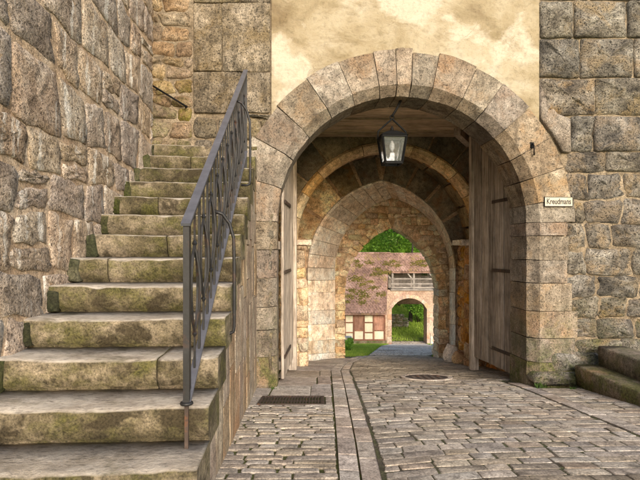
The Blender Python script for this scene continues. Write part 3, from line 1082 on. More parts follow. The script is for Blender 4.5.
ri = random.Random(5)
PA = dict(cx=1.415, half=1.695, zs=1.37, e=0.40)
PB = dict(cx=1.775, half=1.405, zs=1.33, e=0.42)
PC = dict(cx=1.775, half=1.155, zs=0.73, e=0.60)
profA = pointed(PA['cx'], PA['half'] + 0.03, PA['zs'], PA['e'], -0.95, 12)
spand = inner_part(arch_slab(profA, -3.0, 7.4, -1.3, -1.3, 7.0, 11.64, 11.8).build('spandrel_wall', M['mortar_orange'], inner))


def inside(P, x, z, grow=0.0):
    if abs(x - P['cx']) > P['half'] + grow:
        return False
    if z < P['zs']:
        return True
    e, Rr = P['e'], P['half'] + P['e'] + grow
    dx = abs(x - P['cx']) + e
    return dx * dx + (z - P['zs']) ** 2 < Rr * Rr


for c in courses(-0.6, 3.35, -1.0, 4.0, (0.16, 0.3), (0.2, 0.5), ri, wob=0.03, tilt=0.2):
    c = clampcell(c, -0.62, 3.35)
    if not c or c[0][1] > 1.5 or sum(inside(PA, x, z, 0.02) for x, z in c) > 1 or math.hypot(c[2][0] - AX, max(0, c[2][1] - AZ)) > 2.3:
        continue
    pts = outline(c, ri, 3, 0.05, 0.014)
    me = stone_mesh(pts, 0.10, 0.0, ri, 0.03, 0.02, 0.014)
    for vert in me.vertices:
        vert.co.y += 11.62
    inner_part(link('rubble_block', me, M['inner_stone'] if c[0][0] < 1.6 else M['vault_shade_stone'], spand))


def path(P, zb, t):
    """t in 0..1 left jamb, 1..2 left arc, 2..3 right arc, 3..4 right jamb"""
    Rr = P['half'] + P['e']
    am = math.atan2(math.sqrt(Rr * Rr - P['e'] ** 2), P['e'])
    m = t > 2
    s = 4 - t if m else t
    if s <= 1:
        x, z, nx, nz = P['cx'] - P['half'], zb + (P['zs'] - zb) * s, -1.0, 0.0
    else:
        a = am * (s - 1)
        x, z, nx, nz = P['cx'] + P['e'] - Rr * math.cos(a), P['zs'] + Rr * math.sin(a), -math.cos(a), math.sin(a)
    if m:
        x, nx = 2 * P['cx'] - x, -nx
    return x, z, nx, nz


tv = 1.0
while tv < 2.99:
    t1 = min(3.0, tv + ri.uniform(0.17, 0.27))
    if abs(t1 - 2.0) < 0.1:
        t1 = 2.0
    if tv < 2.0 < t1:
        t1 = 2.0
    w = ri.uniform(0.62, 0.7)
    secs = []
    for i in range(4):
        t = tv + 0.012 + (t1 - tv - 0.024) * i / 3
        x, z, nx, nz = path(PA, -0.95, t)
        secs.append([(x + nx * 0.01, 11.60, z + nz * 0.01), (x + nx * w, 11.60, z + nz * w), (x + nx * w, 11.66, z + nz * w), (x + nx * 0.01, 11.66, z + nz * 0.01)])
    loft_stone('spandrel_stone', secs, M['inner_stone'] if tv < 1.6 else M['vault_shade_stone'], spand, ri, 0.008)
    tv = t1

ringb = inner_part(arch_slab(pointed(PB['cx'], PB['half'] + 0.05, PB['zs'], PB['e'], -1.1, 12), -0.6, 3.6, -1.1, -1.1, 4.0, 12.37, 12.42).build('splayed_ring', M['mortar'], inner))


def ring_stone(t0, t1, mat):
    secs = []
    g = 0.0018
    k = 4 if 1 <= t0 < 3 else 2
    for i in range(k):
        t = t0 + g + (t1 - t0 - 2 * g) * i / (k - 1)
        ax, az, an, am_ = path(PA, -0.95, t)
        bx, bz, bn, bm = path(PB, -1.1, t)
        j = ri.uniform(-0.006, 0.006)
        # front arris, a narrow front face, then the splay to the inner edge
        fx, fz = ax + (bx - ax) * 0.10, az + (bz - az) * 0.10
        secs.append([(ax + an * 0.05, 11.66, az + am_ * 0.05), (ax, 11.56, az), (fx, 11.57 + j, fz), (bx, 12.38, bz), (bx + bn * 0.2, 12.39, bz + bm * 0.2)])
    loft_stone('ring_stone', secs, mat, ringb, ri, 0.0035)


ts = [0, 0.17, 0.30, 0.46, 0.6, 0.78, 0.9, 1.02, 1.13, 1.25, 1.37, 1.48, 1.6, 1.72, 1.83, 1.92, 2.0]
for t0, t1 in zip(ts, ts[1:]):
    ring_stone(t0, t1, M['pale_stone'])
    ring_stone(4 - t1, 4 - t0, M['pale_stone'])

# tympanum wall with the smaller pointed opening
profC = pointed(PC['cx'], PC['half'] + 0.03, PC['zs'], PC['e'], -1.25, 12)
tymp = inner_part(arch_slab(profC, -0.6, 4.2, -1.3, -1.3, 4.2, 12.45, 13.0).build('rear_wall', M['mortar'], inner))
tt = 0.0
while tt < 4.0:
    dt = ri.uniform(0.07, 0.13)
    t1 = min(4.0, tt + dt)
    if tt < 2.0 < t1 or abs(t1 - 2.0) < 0.03:
        t1 = 2.0
    w = ri.uniform(0.16, 0.26)
    secs = []
    for i in range(3):
        t = tt + 0.005 + (t1 - tt - 0.01) * i / 2
        x, z, nx, nz = path(PC, -1.25, t)
        secs.append([(x, 12.425, z), (x + nx * w, 12.425, z + nz * w), (x + nx * w, 12.5, z + nz * w), (x + nx * 0.06, 13.02, z + nz * 0.06), (x, 13.02, z)])
    loft_stone('edge_stone', secs, M['inner_stone'], tymp, ri, 0.014)
    tt = t1
for c in courses(0.30, 3.25, -1.15, 3.3, (0.09, 0.17), (0.14, 0.36), ri, wob=0.02, split=0.05):
    c = clampcell(c, 0.3, 3.25)
    if not c or sum(inside(PC, x, z, 0.16) for x, z in c) > 1 or sum(inside(PB, x, z, 0.05) for x, z in c) == 0:
        continue
    pts = outline(c, ri, 2, 0.03, 0.010)
    me = stone_mesh(pts, 0.06, 0.0, ri, 0.02, 0.015, 0.012, rings=1)
    for vert in me.vertices:
        vert.co.y += 12.43
    inner_part(link('rubble_block', me, M['inner_stone'], tymp))
for ch in list(spand.children) + list(ringb.children) + list(tymp.children):
    ch.matrix_parent_inverse = Matrix.Identity(4)

# ------------------------------------------------------------------ rubble wall beside the stairs
rw = random.Random(21)
lw = MB()
lw.box(-5.0, 2.95, 0.0, 0.5, 0.2, 7.0)
lwall = lw.build('rubble_wall', M['mortar_left'])
lwall.location = (-2.07, 3.887, 0)
lwall.rotation_euler = (0, 0, R(90) + A)
tag(lwall, 'rough rubble wall of grey stones in orange mortar along the staircase', 'wall')
for c in courses(-2.2, 2.9, 0.55, 6.0, (0.30, 0.50), (0.38, 0.74), rw, wob=0.04, split=0.14, tilt=0.12):
    c = clampcell(c, -2.3, 2.86)
    if not c:
        continue
    zmin = min(p[1] for p in c)
    D = 3.887 + sum(p[0] for p in c) / 4
    if zmin > EYE + 0.62 * D + 0.1 or max(p[1] for p in c) < 0.94 + 0.6 * (D - 2.852) - 0.3:
        continue
    stone('wall_stone', c, M['left_stone'], lwall, rw, depth=0.08, proud=0.010, mortar=0.015, cut=0.026, jit=0.020, bevel=0.010, bulge=0.004, rough=0.008, nseg=5, rings=3)

# ------------------------------------------------------------------ staircase
rt = random.Random(9)
TR, RI, Z0 = 0.345, 0.207, 0.94
SX0 = -1.475
stair = tag(empty('stone_staircase', (-0.633, 2.852, 0), A), 'worn mossy stone staircase climbing beside the rubble wall', 'staircase')


def zk(k):
    return Z0 + RI * k


def step_mesh(k, xa, xb):
    ya, yb = TR * k, TR * (k + 1) + 0.06
    if k == 11:
        yb += 0.25
    z1, z0 = zk(k), zk(k) - RI - 0.03
    sec = [(ya + 0.055, z0), (ya + 0.050, z0 + 0.042), (ya + 0.016, z0 + 0.062), (ya + 0.005, z0 + 0.13), (ya, z1 - 0.035), (ya + 0.004, z1 - 0.014), (ya + 0.018, z1 - 0.003), (ya + 0.07, z1), (ya + 0.18, z1 - 0.004), (yb, z1), (yb, z0)]
    N = max(6, int(34 * (xb - xa)))
    mb = MB()
    m = len(sec)
    for i in range(N + 1):
        x = xa + (xb - xa) * i / N
        xe = x
        for j, (y, z) in enumerate(sec):
            q = mnoise.noise(Vector((x * 3.1 + k * 9.7, y * 4, z * 6)))
            q2 = mnoise.noise(Vector((x * 11 + k * 3.1, y * 11, z * 13)))
            e = 0.006 * q + 0.007 * q2
            chip = max(0, mnoise.noise(Vector((x * 5.3 + k * 17.3, 1.7, 3.1))) - 0.22) * 0.055 if j in (4, 5, 6) else 0
            dip = 0.013 * math.exp(-((x + 0.72) / 0.38) ** 2) * (1 if 4 <= j < 9 else 0)
            mb.v.append((xe + (0.004 * q2 if i in (0, N) else 0), y + (e if j < 6 else 0) + chip, z + (e * 0.6 if j >= 5 and j < 10 else 0) - chip * 0.8 - dip))
    for i in range(N):
        for j in range(m):
            mb.f.append((i * m + j, (i + 1) * m + j, (i + 1) * m + (j + 1) % m, i * m + (j + 1) % m))
    mb.f.append(tuple(range(m)))
    mb.f.append(tuple(N * m + j for j in range(m))[::-1])
    return mb


for k in range(-3, 12):
    cuts = {1: [-0.38], 4: [-1.06], 5: [-0.66], 7: [-0.92], 8: [-0.45], 10: [-0.8]}.get(k, [])
    ends = [SX0] + cuts + [0.0]
    for xa_, xb_ in zip(ends, ends[1:]):
        mb = step_mesh(k, xa_ + (0.004 if xa_ != SX0 else 0), xb_ - (0.004 if xb_ else 0))
        o = mb.build('step', M['step'], stair, True)
        for p in o.data.polygons:
            if len(p.vertices) > 4:
                p.use_smooth = False
    # small mossy wedge stone at the step's wall end; dark tone includes gap shadow
    if k >= 0:
        w = rt.uniform(0.07, 0.13)
        stone('wedge_stone', [(-1.44, zk(k) - RI + 0.005), (-1.40 + w, zk(k) - RI + 0.005), (-1.40 + w * 0.9, zk(k) - rt.uniform(0.005, 0.05)), (-1.44, zk(k) - 0.01)], M['wedge'] if 'wedge' in M else M['bed_moss'], stair, rt, depth=0.05, proud=0.012, mortar=0.0, cut=0.012, jit=0.012, bevel=0.010, bulge=0.004, rough=0.008).location = (0, TR * k, 0)


# side of the staircase towards the road: rough upright blocks
sb = MB()
sb.add([(-0.30, TR * -3, -0.3), (-0.30, 3.86, -0.3), (-0.03, 3.86, -0.3), (-0.03, TR * -3, -0.3), (-0.30, TR * -3, zk(-3) - RI - 0.04), (-0.30, 3.86, zk(7.9)), (-0.03, 3.86, zk(7.9)), (-0.03, TR * -3, zk(-3) - RI - 0.04)], [(0, 1, 2, 3), (4, 7, 6, 5), (0, 3, 7, 4), (1, 5, 6, 2), (0, 4, 5, 1), (3, 2, 6, 7)])
sside = sb.build('stair_side', M['mortar'], stair)
for k in range(-3, 12):
    ztop = zk(k) - RI - 0.025
    zb = gz(0, 2.852 + TR * k) - 0.05
    z = zb
    while z < ztop - 0.06:
        z2 = z + rt.uniform(0.35, 0.8)
        if ztop - z2 < 0.2:
            z2 = ztop
        a, b = TR * k + 0.004, TR * (k + 1) - 0.004
        mb = MB()
        x1 = -0.006 + rt.uniform(-0.004, 0.004)
        n_ = 4
        for zz_ in range(n_ + 1):
            zz2 = z + 0.006 + (z2 - z - 0.012) * zz_ / n_
            for (x, y) in ((-0.2, b), (-0.2, a), (x1 - 0.006, a), (x1, a + 0.008), (x1, b - 0.008), (x1 - 0.006, b)):
                mb.v.append((x + rt.uniform(-0.003, 0.003), y + rt.uniform(-0.002, 0.002), zz2))
        for i in range(n_):
            for j in range(6):
                mb.f.append((i * 6 + j, i * 6 + (j + 1) % 6, (i + 1) * 6 + (j + 1) % 6, (i + 1) * 6 + j))
        mb.f.append(tuple(range(6))[::-1])
        mb.f.append(tuple(n_ * 6 + j for j in range(6)))
        mb.build('side_stone', M['side_stone'], sside, False)
        z = z2

# ------------------------------------------------------------------ iron railing
RX = -0.11
rail = tag(empty('iron_railing', (-0.633, 2.852, 0), A), 'grey wrought iron railing with lens-shaped ornaments on the stair edge', 'railing')
SL = 0.60
ZT, ZB = 1.99, 0.985      # top and bottom rail heights at y = -0.05
YE = 3.40


def zt_(y):
    return ZT + SL * (y + 0.05)


def zb_(y):
    return ZB + SL * (y + 0.05)


mb = MB()
mb.bar((RX, -0.085, zt_(-0.085)), (RX, YE, zt_(YE)), 0.052, 0.016)
hr_ = mb.build('handrail', M['skylit_iron'], rail)
mb = MB()
mb.bar((RX, -0.06, zt_(-0.06) - 0.05), (RX, YE, zt_(YE) - 0.05), 0.014, 0.03)
mb.build('upper_rail', M['iron'], rail)
mb = MB()
mb.bar((RX, -0.055, zb_(-0.055)), (RX, YE, zb_(YE)), 0.045, 0.016)
mb.build('lower_rail', M['skylit_iron'], rail)
mb = MB()
mb.bar((RX, -0.055, zk(-1) + 0.24), (RX, -0.055, ZT - 0.01), 0.034, 0.030, up=(0, 1, 0))
post = mb.build('post', M['iron'], rail)
mb = MB()
mb.bar((RX, -0.055, zk(-1) - 0.03), (RX, -0.055, zk(-1) + 0.25), 0.020, 0.020, up=(0, 1, 0))
mb.build('post_foot', M['rusty_iron'], rail)
mb = MB()
mb.tube([(RX + 0.028 * math.cos(t * 0.5236), -0.055 + 0.028 * math.sin(t * 0.5236), ZB - 0.005) for t in range(13)], 0.010, 6)
mb.build('collar', M['iron'], rail, True)
mb = MB()
mb.bar((RX, YE, zk(9) - 0.1), (RX, YE, zt_(YE) - 0.01), 0.03, 0.03, up=(0, 1, 0))
mb.build('post', M['iron'], rail)
y = 0.02
i = 0
while y < YE - 0.1:
    mb = MB()
    mb.bar((RX, y, zb_(y)), (RX, y, zt_(y) - 0.05), 0.014, 0.022, up=(0, 1, 0))
    mb.build('baluster', M['iron'], rail)
    yc = y + 0.15
    if yc < YE - 0.08:
        zc = (zb_(yc) + zt_(yc)) / 2 - 0.02
        h = 0.27
        orn = MB()
        for s in (-1, 1):
            pts = [(RX, yc + s * 0.095 * math.sin(math.pi * q / 8) ** 0.8 if 0 < q < 8 else yc, zc - h + 2 * h * q / 8) for q in range(9)]
            for p, q in zip(pts, pts[1:]):
                orn.bar(p, q, 0.014, 0.009, up=(0, 1, 0))
            pts = [(RX + s * 0.036 * math.sin(math.pi * q / 8) if 0 < q < 8 else RX, yc, zc - h + 2 * h * q / 8) for q in range(9)]
            for p, q in zip(pts, pts[1:]):
                orn.bar(p, q, 0.009, 0.016, up=(0, 1, 0))
        orn.bar((RX, yc, zb_(yc)), (RX, yc, zc - h), 0.012, 0.012, up=(0, 1, 0))
        orn.bar((RX, yc, zc + h), (RX, yc, zt_(yc) - 0.05), 0.012, 0.012, up=(0, 1, 0))
        for zz_ in (zc - h, zc + h):
            orn.add([(RX, yc, zz_ - 0.035), (RX - 0.016, yc, zz_), (RX, yc + 0.022, zz_), (RX + 0.016, yc, zz_), (RX, yc - 0.022, zz_), (RX, yc, zz_ + 0.035)],
                    [(0, 2, 1), (0, 3, 2), (0, 4, 3), (0, 1, 4), (5, 1, 2), (5, 2, 3), (5, 3, 4), (5, 4, 1)])
        orn.build('ornament', M['iron'], rail)
    y += 0.30
    i += 1
for (yy, zt1, zb1) in ((0.95, 2.12, 1.20), (2.35, 3.36, 2.50)):
    mb = MB()
    mb.tube([(RX, yy - 0.05, zt1), (RX + 0.06, yy - 0.03, zt1 - 0.02), (RX + 0.11, yy - 0.01, zt1 - 0.09), (0.030, yy, zt1 - 0.20), (0.034, yy, zt1 - 0.40), (0.034, yy, zb1 + 0.05), (0.028, yy, zb1 + 0.012), (0.0, yy, zb1), (-0.06, yy, zb1)], 0.013, 8)
    mb.build('brace', M['iron'], rail, True)

# thin iron handrail on the wall at the stair head
a, b = gpx(154, 87, -0.03), gpx(188, 108, -0.03)
hb = tag(empty('wall_handrail', (0, 0, 0)), 'thin dark iron bar fixed slanting to the wall at the stair head', 'handrail')


def gworld(u, v, z):
    return (GO[0] + u * CA - v * SA, GO[1] + u * SA + v * CA, z)


mb = MB()
mb.tube([gworld(a[0], -0.07, a[1]), gworld(b[0], -0.07, b[1])], 0.012, 8)
mb.build('bar', M['dark_iron'], hb, True)
for q in (0.08, 0.92):
    u, z = a[0] + (b[0] - a[0]) * q, a[1] + (b[1] - a[1]) * q
    mb = MB()
    mb.tube([gworld(u, -0.07, z), gworld(u, 0.05, z - 0.02)], 0.008, 6)
    mb.build('wall_bracket', M['dark_iron'], hb, True)

# ------------------------------------------------------------------ gate doors
rd = random.Random(4)


def gate_door(label, hinge, tip, face, woods, strap_z):
    W = math.hypot(tip[0] - hinge[0], tip[1] - hinge[1])
    root = tag(empty('gate_door', (hinge[0], hinge[1], 0), math.atan2(tip[1] - hinge[1], tip[0] - hinge[0])), label, 'door', 'leaves of the gate')

    def top(x):
        return 2.13 + math.sqrt(max(0.02, 1.80 ** 2 - (1.75 - x) ** 2))
    n = 6
    xs = [W * i / n + (rd.uniform(-0.03, 0.03) if 0 < i < n else 0) for i in range(n + 1)]
    z0 = -0.07
    for i in range(n):
        a, b = xs[i] + 0.009, xs[i + 1] - 0.009
        t = 0.055 + rd.uniform(-0.016, 0.012)
        mb = MB()
        cols = 4
        vs = []
        for c in range(cols):
            x = a + (b - a) * c / (cols - 1)
            zb = z0 + rd.uniform(-0.008, 0.008)
            e = 0.008 if c in (0, cols - 1) else 0
            vs += [(x, -t / 2 + e, zb), (x, t / 2 - e, zb), (x, t / 2 - e, top(x)), (x, -t / 2 + e, top(x))]
        fs = []
        for c in range(cols - 1):
            for j in range(4):
                fs.append((c * 4 + j, c * 4 + (j + 1) % 4, (c + 1) * 4 + (j + 1) % 4, (c + 1) * 4 + j))
        fs += [(3, 2, 1, 0), tuple((cols - 1) * 4 + j for j in range(4))]
        mb.add(vs, fs)
        mb.build('plank', M[woods[i % len(woods)]], root)
    # closing stile at the free edge, standing nearly on the ground
    mb = MB()
    mb.box(W - 0.01, W + 0.085, -0.07, 0.07, gz(tip[0], tip[1]) + 0.02, top(W) - 0.05)
    mb.build('stile', M['door_wood'], root)
    for z in strap_z:
        L = W * 0.55
        mb = MB()
        mb.box(0.0, L, face * 0.036 - 0.006, face * 0.036 + 0.006, z - 0.026, z + 0.026)
        mb.add([(L, face * 0.03, z - 0.026), (L, face * 0.042, z - 0.026), (L + 0.16, face * 0.036, z)], [(0, 1, 2)])
        s = mb.build('strap_hinge', M['rusty_iron'], root)
        for q in (0.1, 0.3, 0.5, 0.7, 0.9):
            nb = MB()
            nb.tube([(L * q, face * 0.038, z), (L * q, face * 0.05, z)], [0.012, 0.007], 6)
            nb.build('nail', M['rusty_iron'], s)
    mb = MB()
    mb.bar((0.10, -face * 0.06, 0.1), (W - 0.1, -face * 0.06, 0.1), 0.06, 0.12)
    mb.bar((0.10, -face * 0.06, 1.9), (W - 0.1, -face * 0.06, 1.9), 0.06, 0.12)
    mb.build('ledge', M['door_wood'], root)
    return root


gate_door('weathered wooden gate leaf with iron straps folded against the sunlit passage wall'.replace('sunlit ', 'orange '), (3.00, 7.46), (2.77, 9.0), 1, ('pale_wood', 'door_wood'), (0.22, 1.50, 2.62))
gate_door('wooden gate leaf seen almost edge-on beside the mossy pier', (-0.555, 7.42), (-0.49, 8.98), -1, ('door_wood', 'pale_wood', 'door_wood'), (0.25, 1.50, 2.55))

# ------------------------------------------------------------------ lantern
LD = 6.98
lx, _, lz = pix(392, 138, LD)
lan = tag(empty('lantern', (lx, LD, lz)), 'black four-sided glass lantern hanging under the crown of the arch', 'lantern')
lan.rotation_euler = (0, 0, R(4))


def lpart(name, mb, mat, parent=None, smooth=False):
    return mb.build(name, mat, parent or lan, smooth)


W1, W2, H1 = 0.165, 0.115, 0.355
frm = MB()
for sx in (-1, 1):
    for sy in (-1, 1):
        frm.bar((sx * W1, sy * W1, 0), (sx * W2, sy * W2, -H1), 0.026, 0.026)
for (w, z, t) in ((W1, 0.0, 0.032), (W2, -H1, 0.034), ((W1 * .72 + W2 * .28), -H1 * 0.28, 0.0)):
    if t:
        for s in (-1, 1):
            frm.bar((-w, s * w, z), (w, s * w, z), t, t)
            frm.bar((s * w, -w, z), (s * w, w, z), t, t)
frame = lpart('frame', frm, M['dark_iron'])
for q in range(4):
    mb = MB()
    a = 0.93
    mb.hexa([(-W2 * a, -W2 * 1.0, -H1), (W2 * a, -W2 * 1.0, -H1), (W2 * a, -W2 * 0.97, -H1), (-W2 * a, -W2 * 0.97, -H1), (-W1 * a, -W1, 0), (W1 * a, -W1, 0), (W1 * a, -W1 * 0.97, 0), (-W1 * a, -W1 * 0.97, 0)])
    o = lpart('pane', mb, M['glass'])
    o.rotation_euler = (0, 0, q * math.pi / 2)
mb = MB()
w = W1 + 0.025
mb.add([(-w, -w, 0.01), (w, -w, 0.01), (w, w, 0.01), (-w, w, 0.01), (-w * 0.45, -w * 0.45, 0.075), (w * 0.45, -w * 0.45, 0.075), (w * 0.45, w * 0.45, 0.075), (-w * 0.45, w * 0.45, 0.075), (-0.03, -0.03, 0.10), (0.03, -0.03, 0.10), (0.03, 0.03, 0.10), (-0.03, 0.03, 0.10)],
       [(0, 3, 2, 1), (0, 1, 5, 4), (1, 2, 6, 5), (2, 3, 7, 6), (3, 0, 4, 7), (4, 5, 9, 8), (5, 6, 10, 9), (6, 7, 11, 10), (7, 4, 8, 11), (8, 9, 10, 11)])
rf = lpart('lantern_roof', mb, M['dark_iron'])
mb = MB()
mb.tube([(0, 0, 0.09), (0, 0, 0.13), (0, 0, 0.165)], [0.018, 0.024, 0.008], 8)
lpart('finial', mb, M['dark_iron'], rf, True)
mb = MB()
for s in (-1, 1):
    mb.tube([(0, 0, 0.265), (s * 0.10, 0, 0.175), (s * (W1 + 0.03), 0, 0.085), (s * (W1 + 0.035), 0, -0.02)], 0.013, 6)
mb.tube([(0.028 * math.cos(t * 0.5236), 0, 0.285 + 0.028 * math.sin(t * 0.5236)) for t in range(13)], 0.007, 6)
lpart('hanger', mb, M['dark_iron'], None, True)
mb = MB()
mb.tube([(0, 0, 0.30), (0.07, 0.03, 0.41), (0.145, 0.06, 0.56)], 0.018, 6)
lpart('suspension_rod', mb, M['dark_iron'], None, True)
mb = MB()
mb.tube([(0, 0, -0.04), (0, 0, -0.06), (0, 0, -0.10), (0, 0, -0.15), (0, 0, -0.19)], [0.015, 0.022, 0.036, 0.032, 0.01], 10)
lpart('bulb', mb, M['lamp_white'], None, True)

# ------------------------------------------------------------------ street sign
sa, sbp = gpx(544.5, 206, -0.05), gpx(572, 197.5, -0.05)
sw, sh = sbp[0] - sa[0], sbp[1] - sa[1]
sign = tag(empty('street_sign', gworld((sa[0] + sbp[0]) / 2, -0.055, (sa[1] + sbp[1]) / 2), A), 'small cream street name plate with black lettering on the arch stone', 'sign')
mb = MB()
mb.box(-sw / 2, sw / 2, -0.008, 0.02, -sh / 2, sh / 2)
mb.build('plate', M['sign'], sign)
mb = MB()
for (x0, x1, z0, z1) in ((-sw / 2 - 0.006, sw / 2 + 0.006, sh / 2, sh / 2 + 0.006), (-sw / 2 - 0.006, sw / 2 + 0.006, -sh / 2 - 0.008, -sh / 2), (-sw / 2 - 0.006, -sw / 2, -sh / 2, sh / 2), (sw / 2, sw / 2 + 0.006, -sh / 2, sh / 2)):
    mb.box(x0, x1, -0.012, 0.02, z0, z1)
mb.build('frame', M['black'], sign)
cu = bpy.data.curves.new('lettering', 'FONT')
cu.body = 'Kreudmans'
cu.size = sh * 0.92
cu.align_x = 'CENTER'
cu.align_y = 'CENTER'
cu.offset = 0.0020
cu.extrude = 0.0006
cu.space_character = 0.98
cu.materials.append(M['black'])
tmp = bpy.data.objects.new('tmp', cu)
tme = bpy.data.meshes.new_from_object(tmp)
bpy.data.objects.remove(tmp)
wmax = max(v_.co.x for v_ in tme.vertices) - min(v_.co.x for v_ in tme.vertices)
for v_ in tme.vertices:
    v_.co.x *= sw * 0.88 / wmax
tx = link('lettering', tme, M['black'], sign, False)
tx.location = (0, -0.0092, 0)
tx.rotation_euler = (R(90), 0, 0)

# iron hook on the arch ring
hu, hz = gpx(532, 148, -0.04)
hook = tag(empty('iron_hook', gworld(hu, -0.04, hz), A), 'small dark iron hook driven into the arch stone above the sign', 'hook')
mb = MB()
mb.tube([(0, 0.08, 0.05), (0, -0.03, 0.05), (0, -0.06, 0.02), (0, -0.06, -0.06), (0.012, -0.04, -0.10), (0.02, -0.02, -0.08)], 0.009, 7)
mb.build('hook', M['dark_iron'], hook, True)
mb = MB()
mb.box(-0.022, 0.022, -0.010, 0.01, 0.0, 0.075)
mb.build('back_plate', M['dark_iron'], hook)

# ------------------------------------------------------------------ drain grate and manhole cover
gy0, gy1, gx0, gx1 = 5.52, 6.04, -0.69, 0.05
gr = tag(empty('drain_grate', ((gx0 + gx1) / 2, (gy0 + gy1) / 2, gz(0, (gy0 + gy1) / 2) + 0.005)), 'rusty rectangular drain grate set in the pavement by the pier', 'grate')
gr.rotation_euler = (-math.atan(0.112), 0, 0)
hw, hd = (gx1 - gx0) / 2, (gy1 - gy0) / 2
mb = MB()
for (x0, x1, y0, y1) in ((-hw, hw, -hd, -hd + 0.03), (-hw, hw, hd - 0.03, hd), (-hw, -hw + 0.03, -hd + 0.03, hd - 0.03), (hw - 0.03, hw, -hd + 0.03, hd - 0.03)):
    mb.box(x0, x1, y0, y1, -0.05, 0.004)
mb.build('frame', M['rusty_iron'], gr)
k = 0
x = -hw + 0.05
while x < hw - 0.04:
    mb = MB()
    mb.box(x, x + 0.016, -hd + 0.03, hd - 0.03, -0.04, 0.0)
    mb.build('bar', M['rusty_iron'], gr)
    x += 0.034
mb = MB()
mb.box(-hw + .03, hw - .03, -0.012, 0.012, -0.045, -0.006)
mb.build('cross_bar', M['rusty_iron'], gr)

mx, my = 1.66, 7.85
mh = tag(empty('manhole_cover', (mx, my, gz(mx, my) + 0.006)), 'dark round iron manhole cover in the road under the arch', 'manhole cover')
mh.rotation_euler = (-math.atan(0.116), 0, 0)
for nm, r0, r1, z0, z1, mt in (('rim', 0.33, 0.40, -0.05, 0.016, 'slab'), ('cover', 0.0, 0.325, -0.05, 0.010, 'rusty_iron')):
    mb = MB()
    N = 28
    if r0 == 0:
        mb.v = [(r1 * math.cos(6.2832 * i / N), r1 * math.sin(6.2832 * i / N), z) for z in (z0, z1) for i in range(N)]
        mb.f = [tuple(range(N))[::-1], tuple(range(N, 2 * N))] + [(i, (i + 1) % N, N + (i + 1) % N, N + i) for i in range(N)]
    else:
        for i in range(N):
            a0, a1 = 6.2832 * i / N, 6.2832 * (i + 1) / N
            c0, s0, c1, s1 = math.cos(a0), math.sin(a0), math.cos(a1), math.sin(a1)
            mb.hexa([(r0 * c0, r0 * s0, z0), (r1 * c0, r1 * s0, z0), (r1 * c1, r1 * s1, z0), (r0 * c1, r0 * s1, z0), (r0 * c0, r0 * s0, z1), (r1 * c0, r1 * s0, z1), (r1 * c1, r1 * s1, z1), (r0 * c1, r0 * s1, z1)])
    co = mb.build(nm, M[mt], mh)
for i in range(5):
    for j in range(5):
        if math.hypot(i - 2, j - 2) < 2.6:
            nb = MB()
            nb.box(-0.025, 0.025, -0.025, 0.025, 0.009, 0.016)
            q = nb.build('stud', M['rusty_iron'], co)
            q.location = ((i - 2) * 0.1, (j - 2) * 0.1, 0)

# ------------------------------------------------------------------ side steps on the street side
ss = tag(empty('side_steps', (0, 0, 0)), 'low stone steps rising beside the rough wall past the sign', 'steps')
rr = random.Random(31)
for i in range(2):
    x0, x1 = 3.42 + 0.30 * i, 3.42 + 0.30 * (i + 1) + 0.05
    z1 = 0.295 + 0.25 * i
    mb = MB()
    N = 14
    sec = [(x0 + 0.01, z1 - 0.26), (x0, z1 - 0.10), (x0, z1 - 0.02), (x0 + 0.02, z1), (x1, z1), (x1, z1 - 0.3)]
    for q in range(N + 1):
        y = 3.9 + (6.74 - 3.9) * q / N
        for (x, z) in sec:
            e = mnoise.noise(Vector((x * 3 + i * 7, y * 3, z * 4))) * 0.016
            mb.v.append((x + e - 0.012 * (y - 6.7), y, z + e * 0.5 + (0.0 if z > z1 - 0.2 else -0.02)))
    m = len(sec)
    for q in range(N):
        for j in range(m):
            mb.f.append((q * m + j, q * m + (j + 1) % m, (q + 1) * m + (j + 1) % m, (q + 1) * m + j))
    mb.f.append(tuple(range(m))[::-1])
    mb.f.append(tuple(N * m + j for j in range(m)))
    mb.build('step', M['gate_stone'], ss, True)
mb = MB()
mb.box(3.50, 4.6, 3.95, 6.7, -0.1, 0.04)
mb.build('base', M['mortar_grey'], ss)


# ------------------------------------------------------------------ guard stones at the inner gateway
def boulder(name, loc, size, mat, label, seed):
    bm_v, bm_f = [], []
    N, K = 12, 7
    for j in range(K + 1):
        ph = math.pi * j / K
        for i in range(N):
            th = 6.2832 * i / N
            d = Vector((math.sin(ph) * math.cos(th), math.sin(ph) * math.sin(th), math.cos(ph)))
            r = 1 + 0.28 * mnoise.noise(d * 1.6 + Vector((seed, 0, 0))) + 0.12 * mnoise.noise(d * 4 + Vector((seed, 3, 0)))
            bm_v.append((d.x * r * size[0], d.y * r * size[1], max(-0.1, d.z * r * size[2] + size[2] * 0.6)))
    for j in range(K):
        for i in range(N):
            bm_f.append((j * N + i, (j + 1) * N + i, (j + 1) * N + (i + 1) % N, j * N + (i + 1) % N))
    mb = MB()
    mb.v, mb.f = bm_v, bm_f
    o = mb.build(name, mat, None, True)
    o.location = loc
    tag(o, label, 'guard stone')


boulder('guard_stone', (*pix(451, 350, 11.2)[:2], gz(0, 11.2)), (0.17, 0.16, 0.26), M['white_stone'] if 'white_stone' in M else M['pale_stone'], 'whitish guard stone at the foot of the pointed arch', 2.0)
boulder('guard_stone', (*pix(459, 355, 10.7)[:2], gz(0, 10.7)), (0.15, 0.16, 0.17), M['orange_stone'], 'orange-brown lump of stone beside the whitish guard stone', 5.0)
boulder('guard_stone', (*pix(440, 350, 13.25)[:2], gz(0, 13.25)), (0.22, 0.2, 0.30), M['pale_stone'], 'pale guard stone behind the pointed arch by the grass', 8.0)

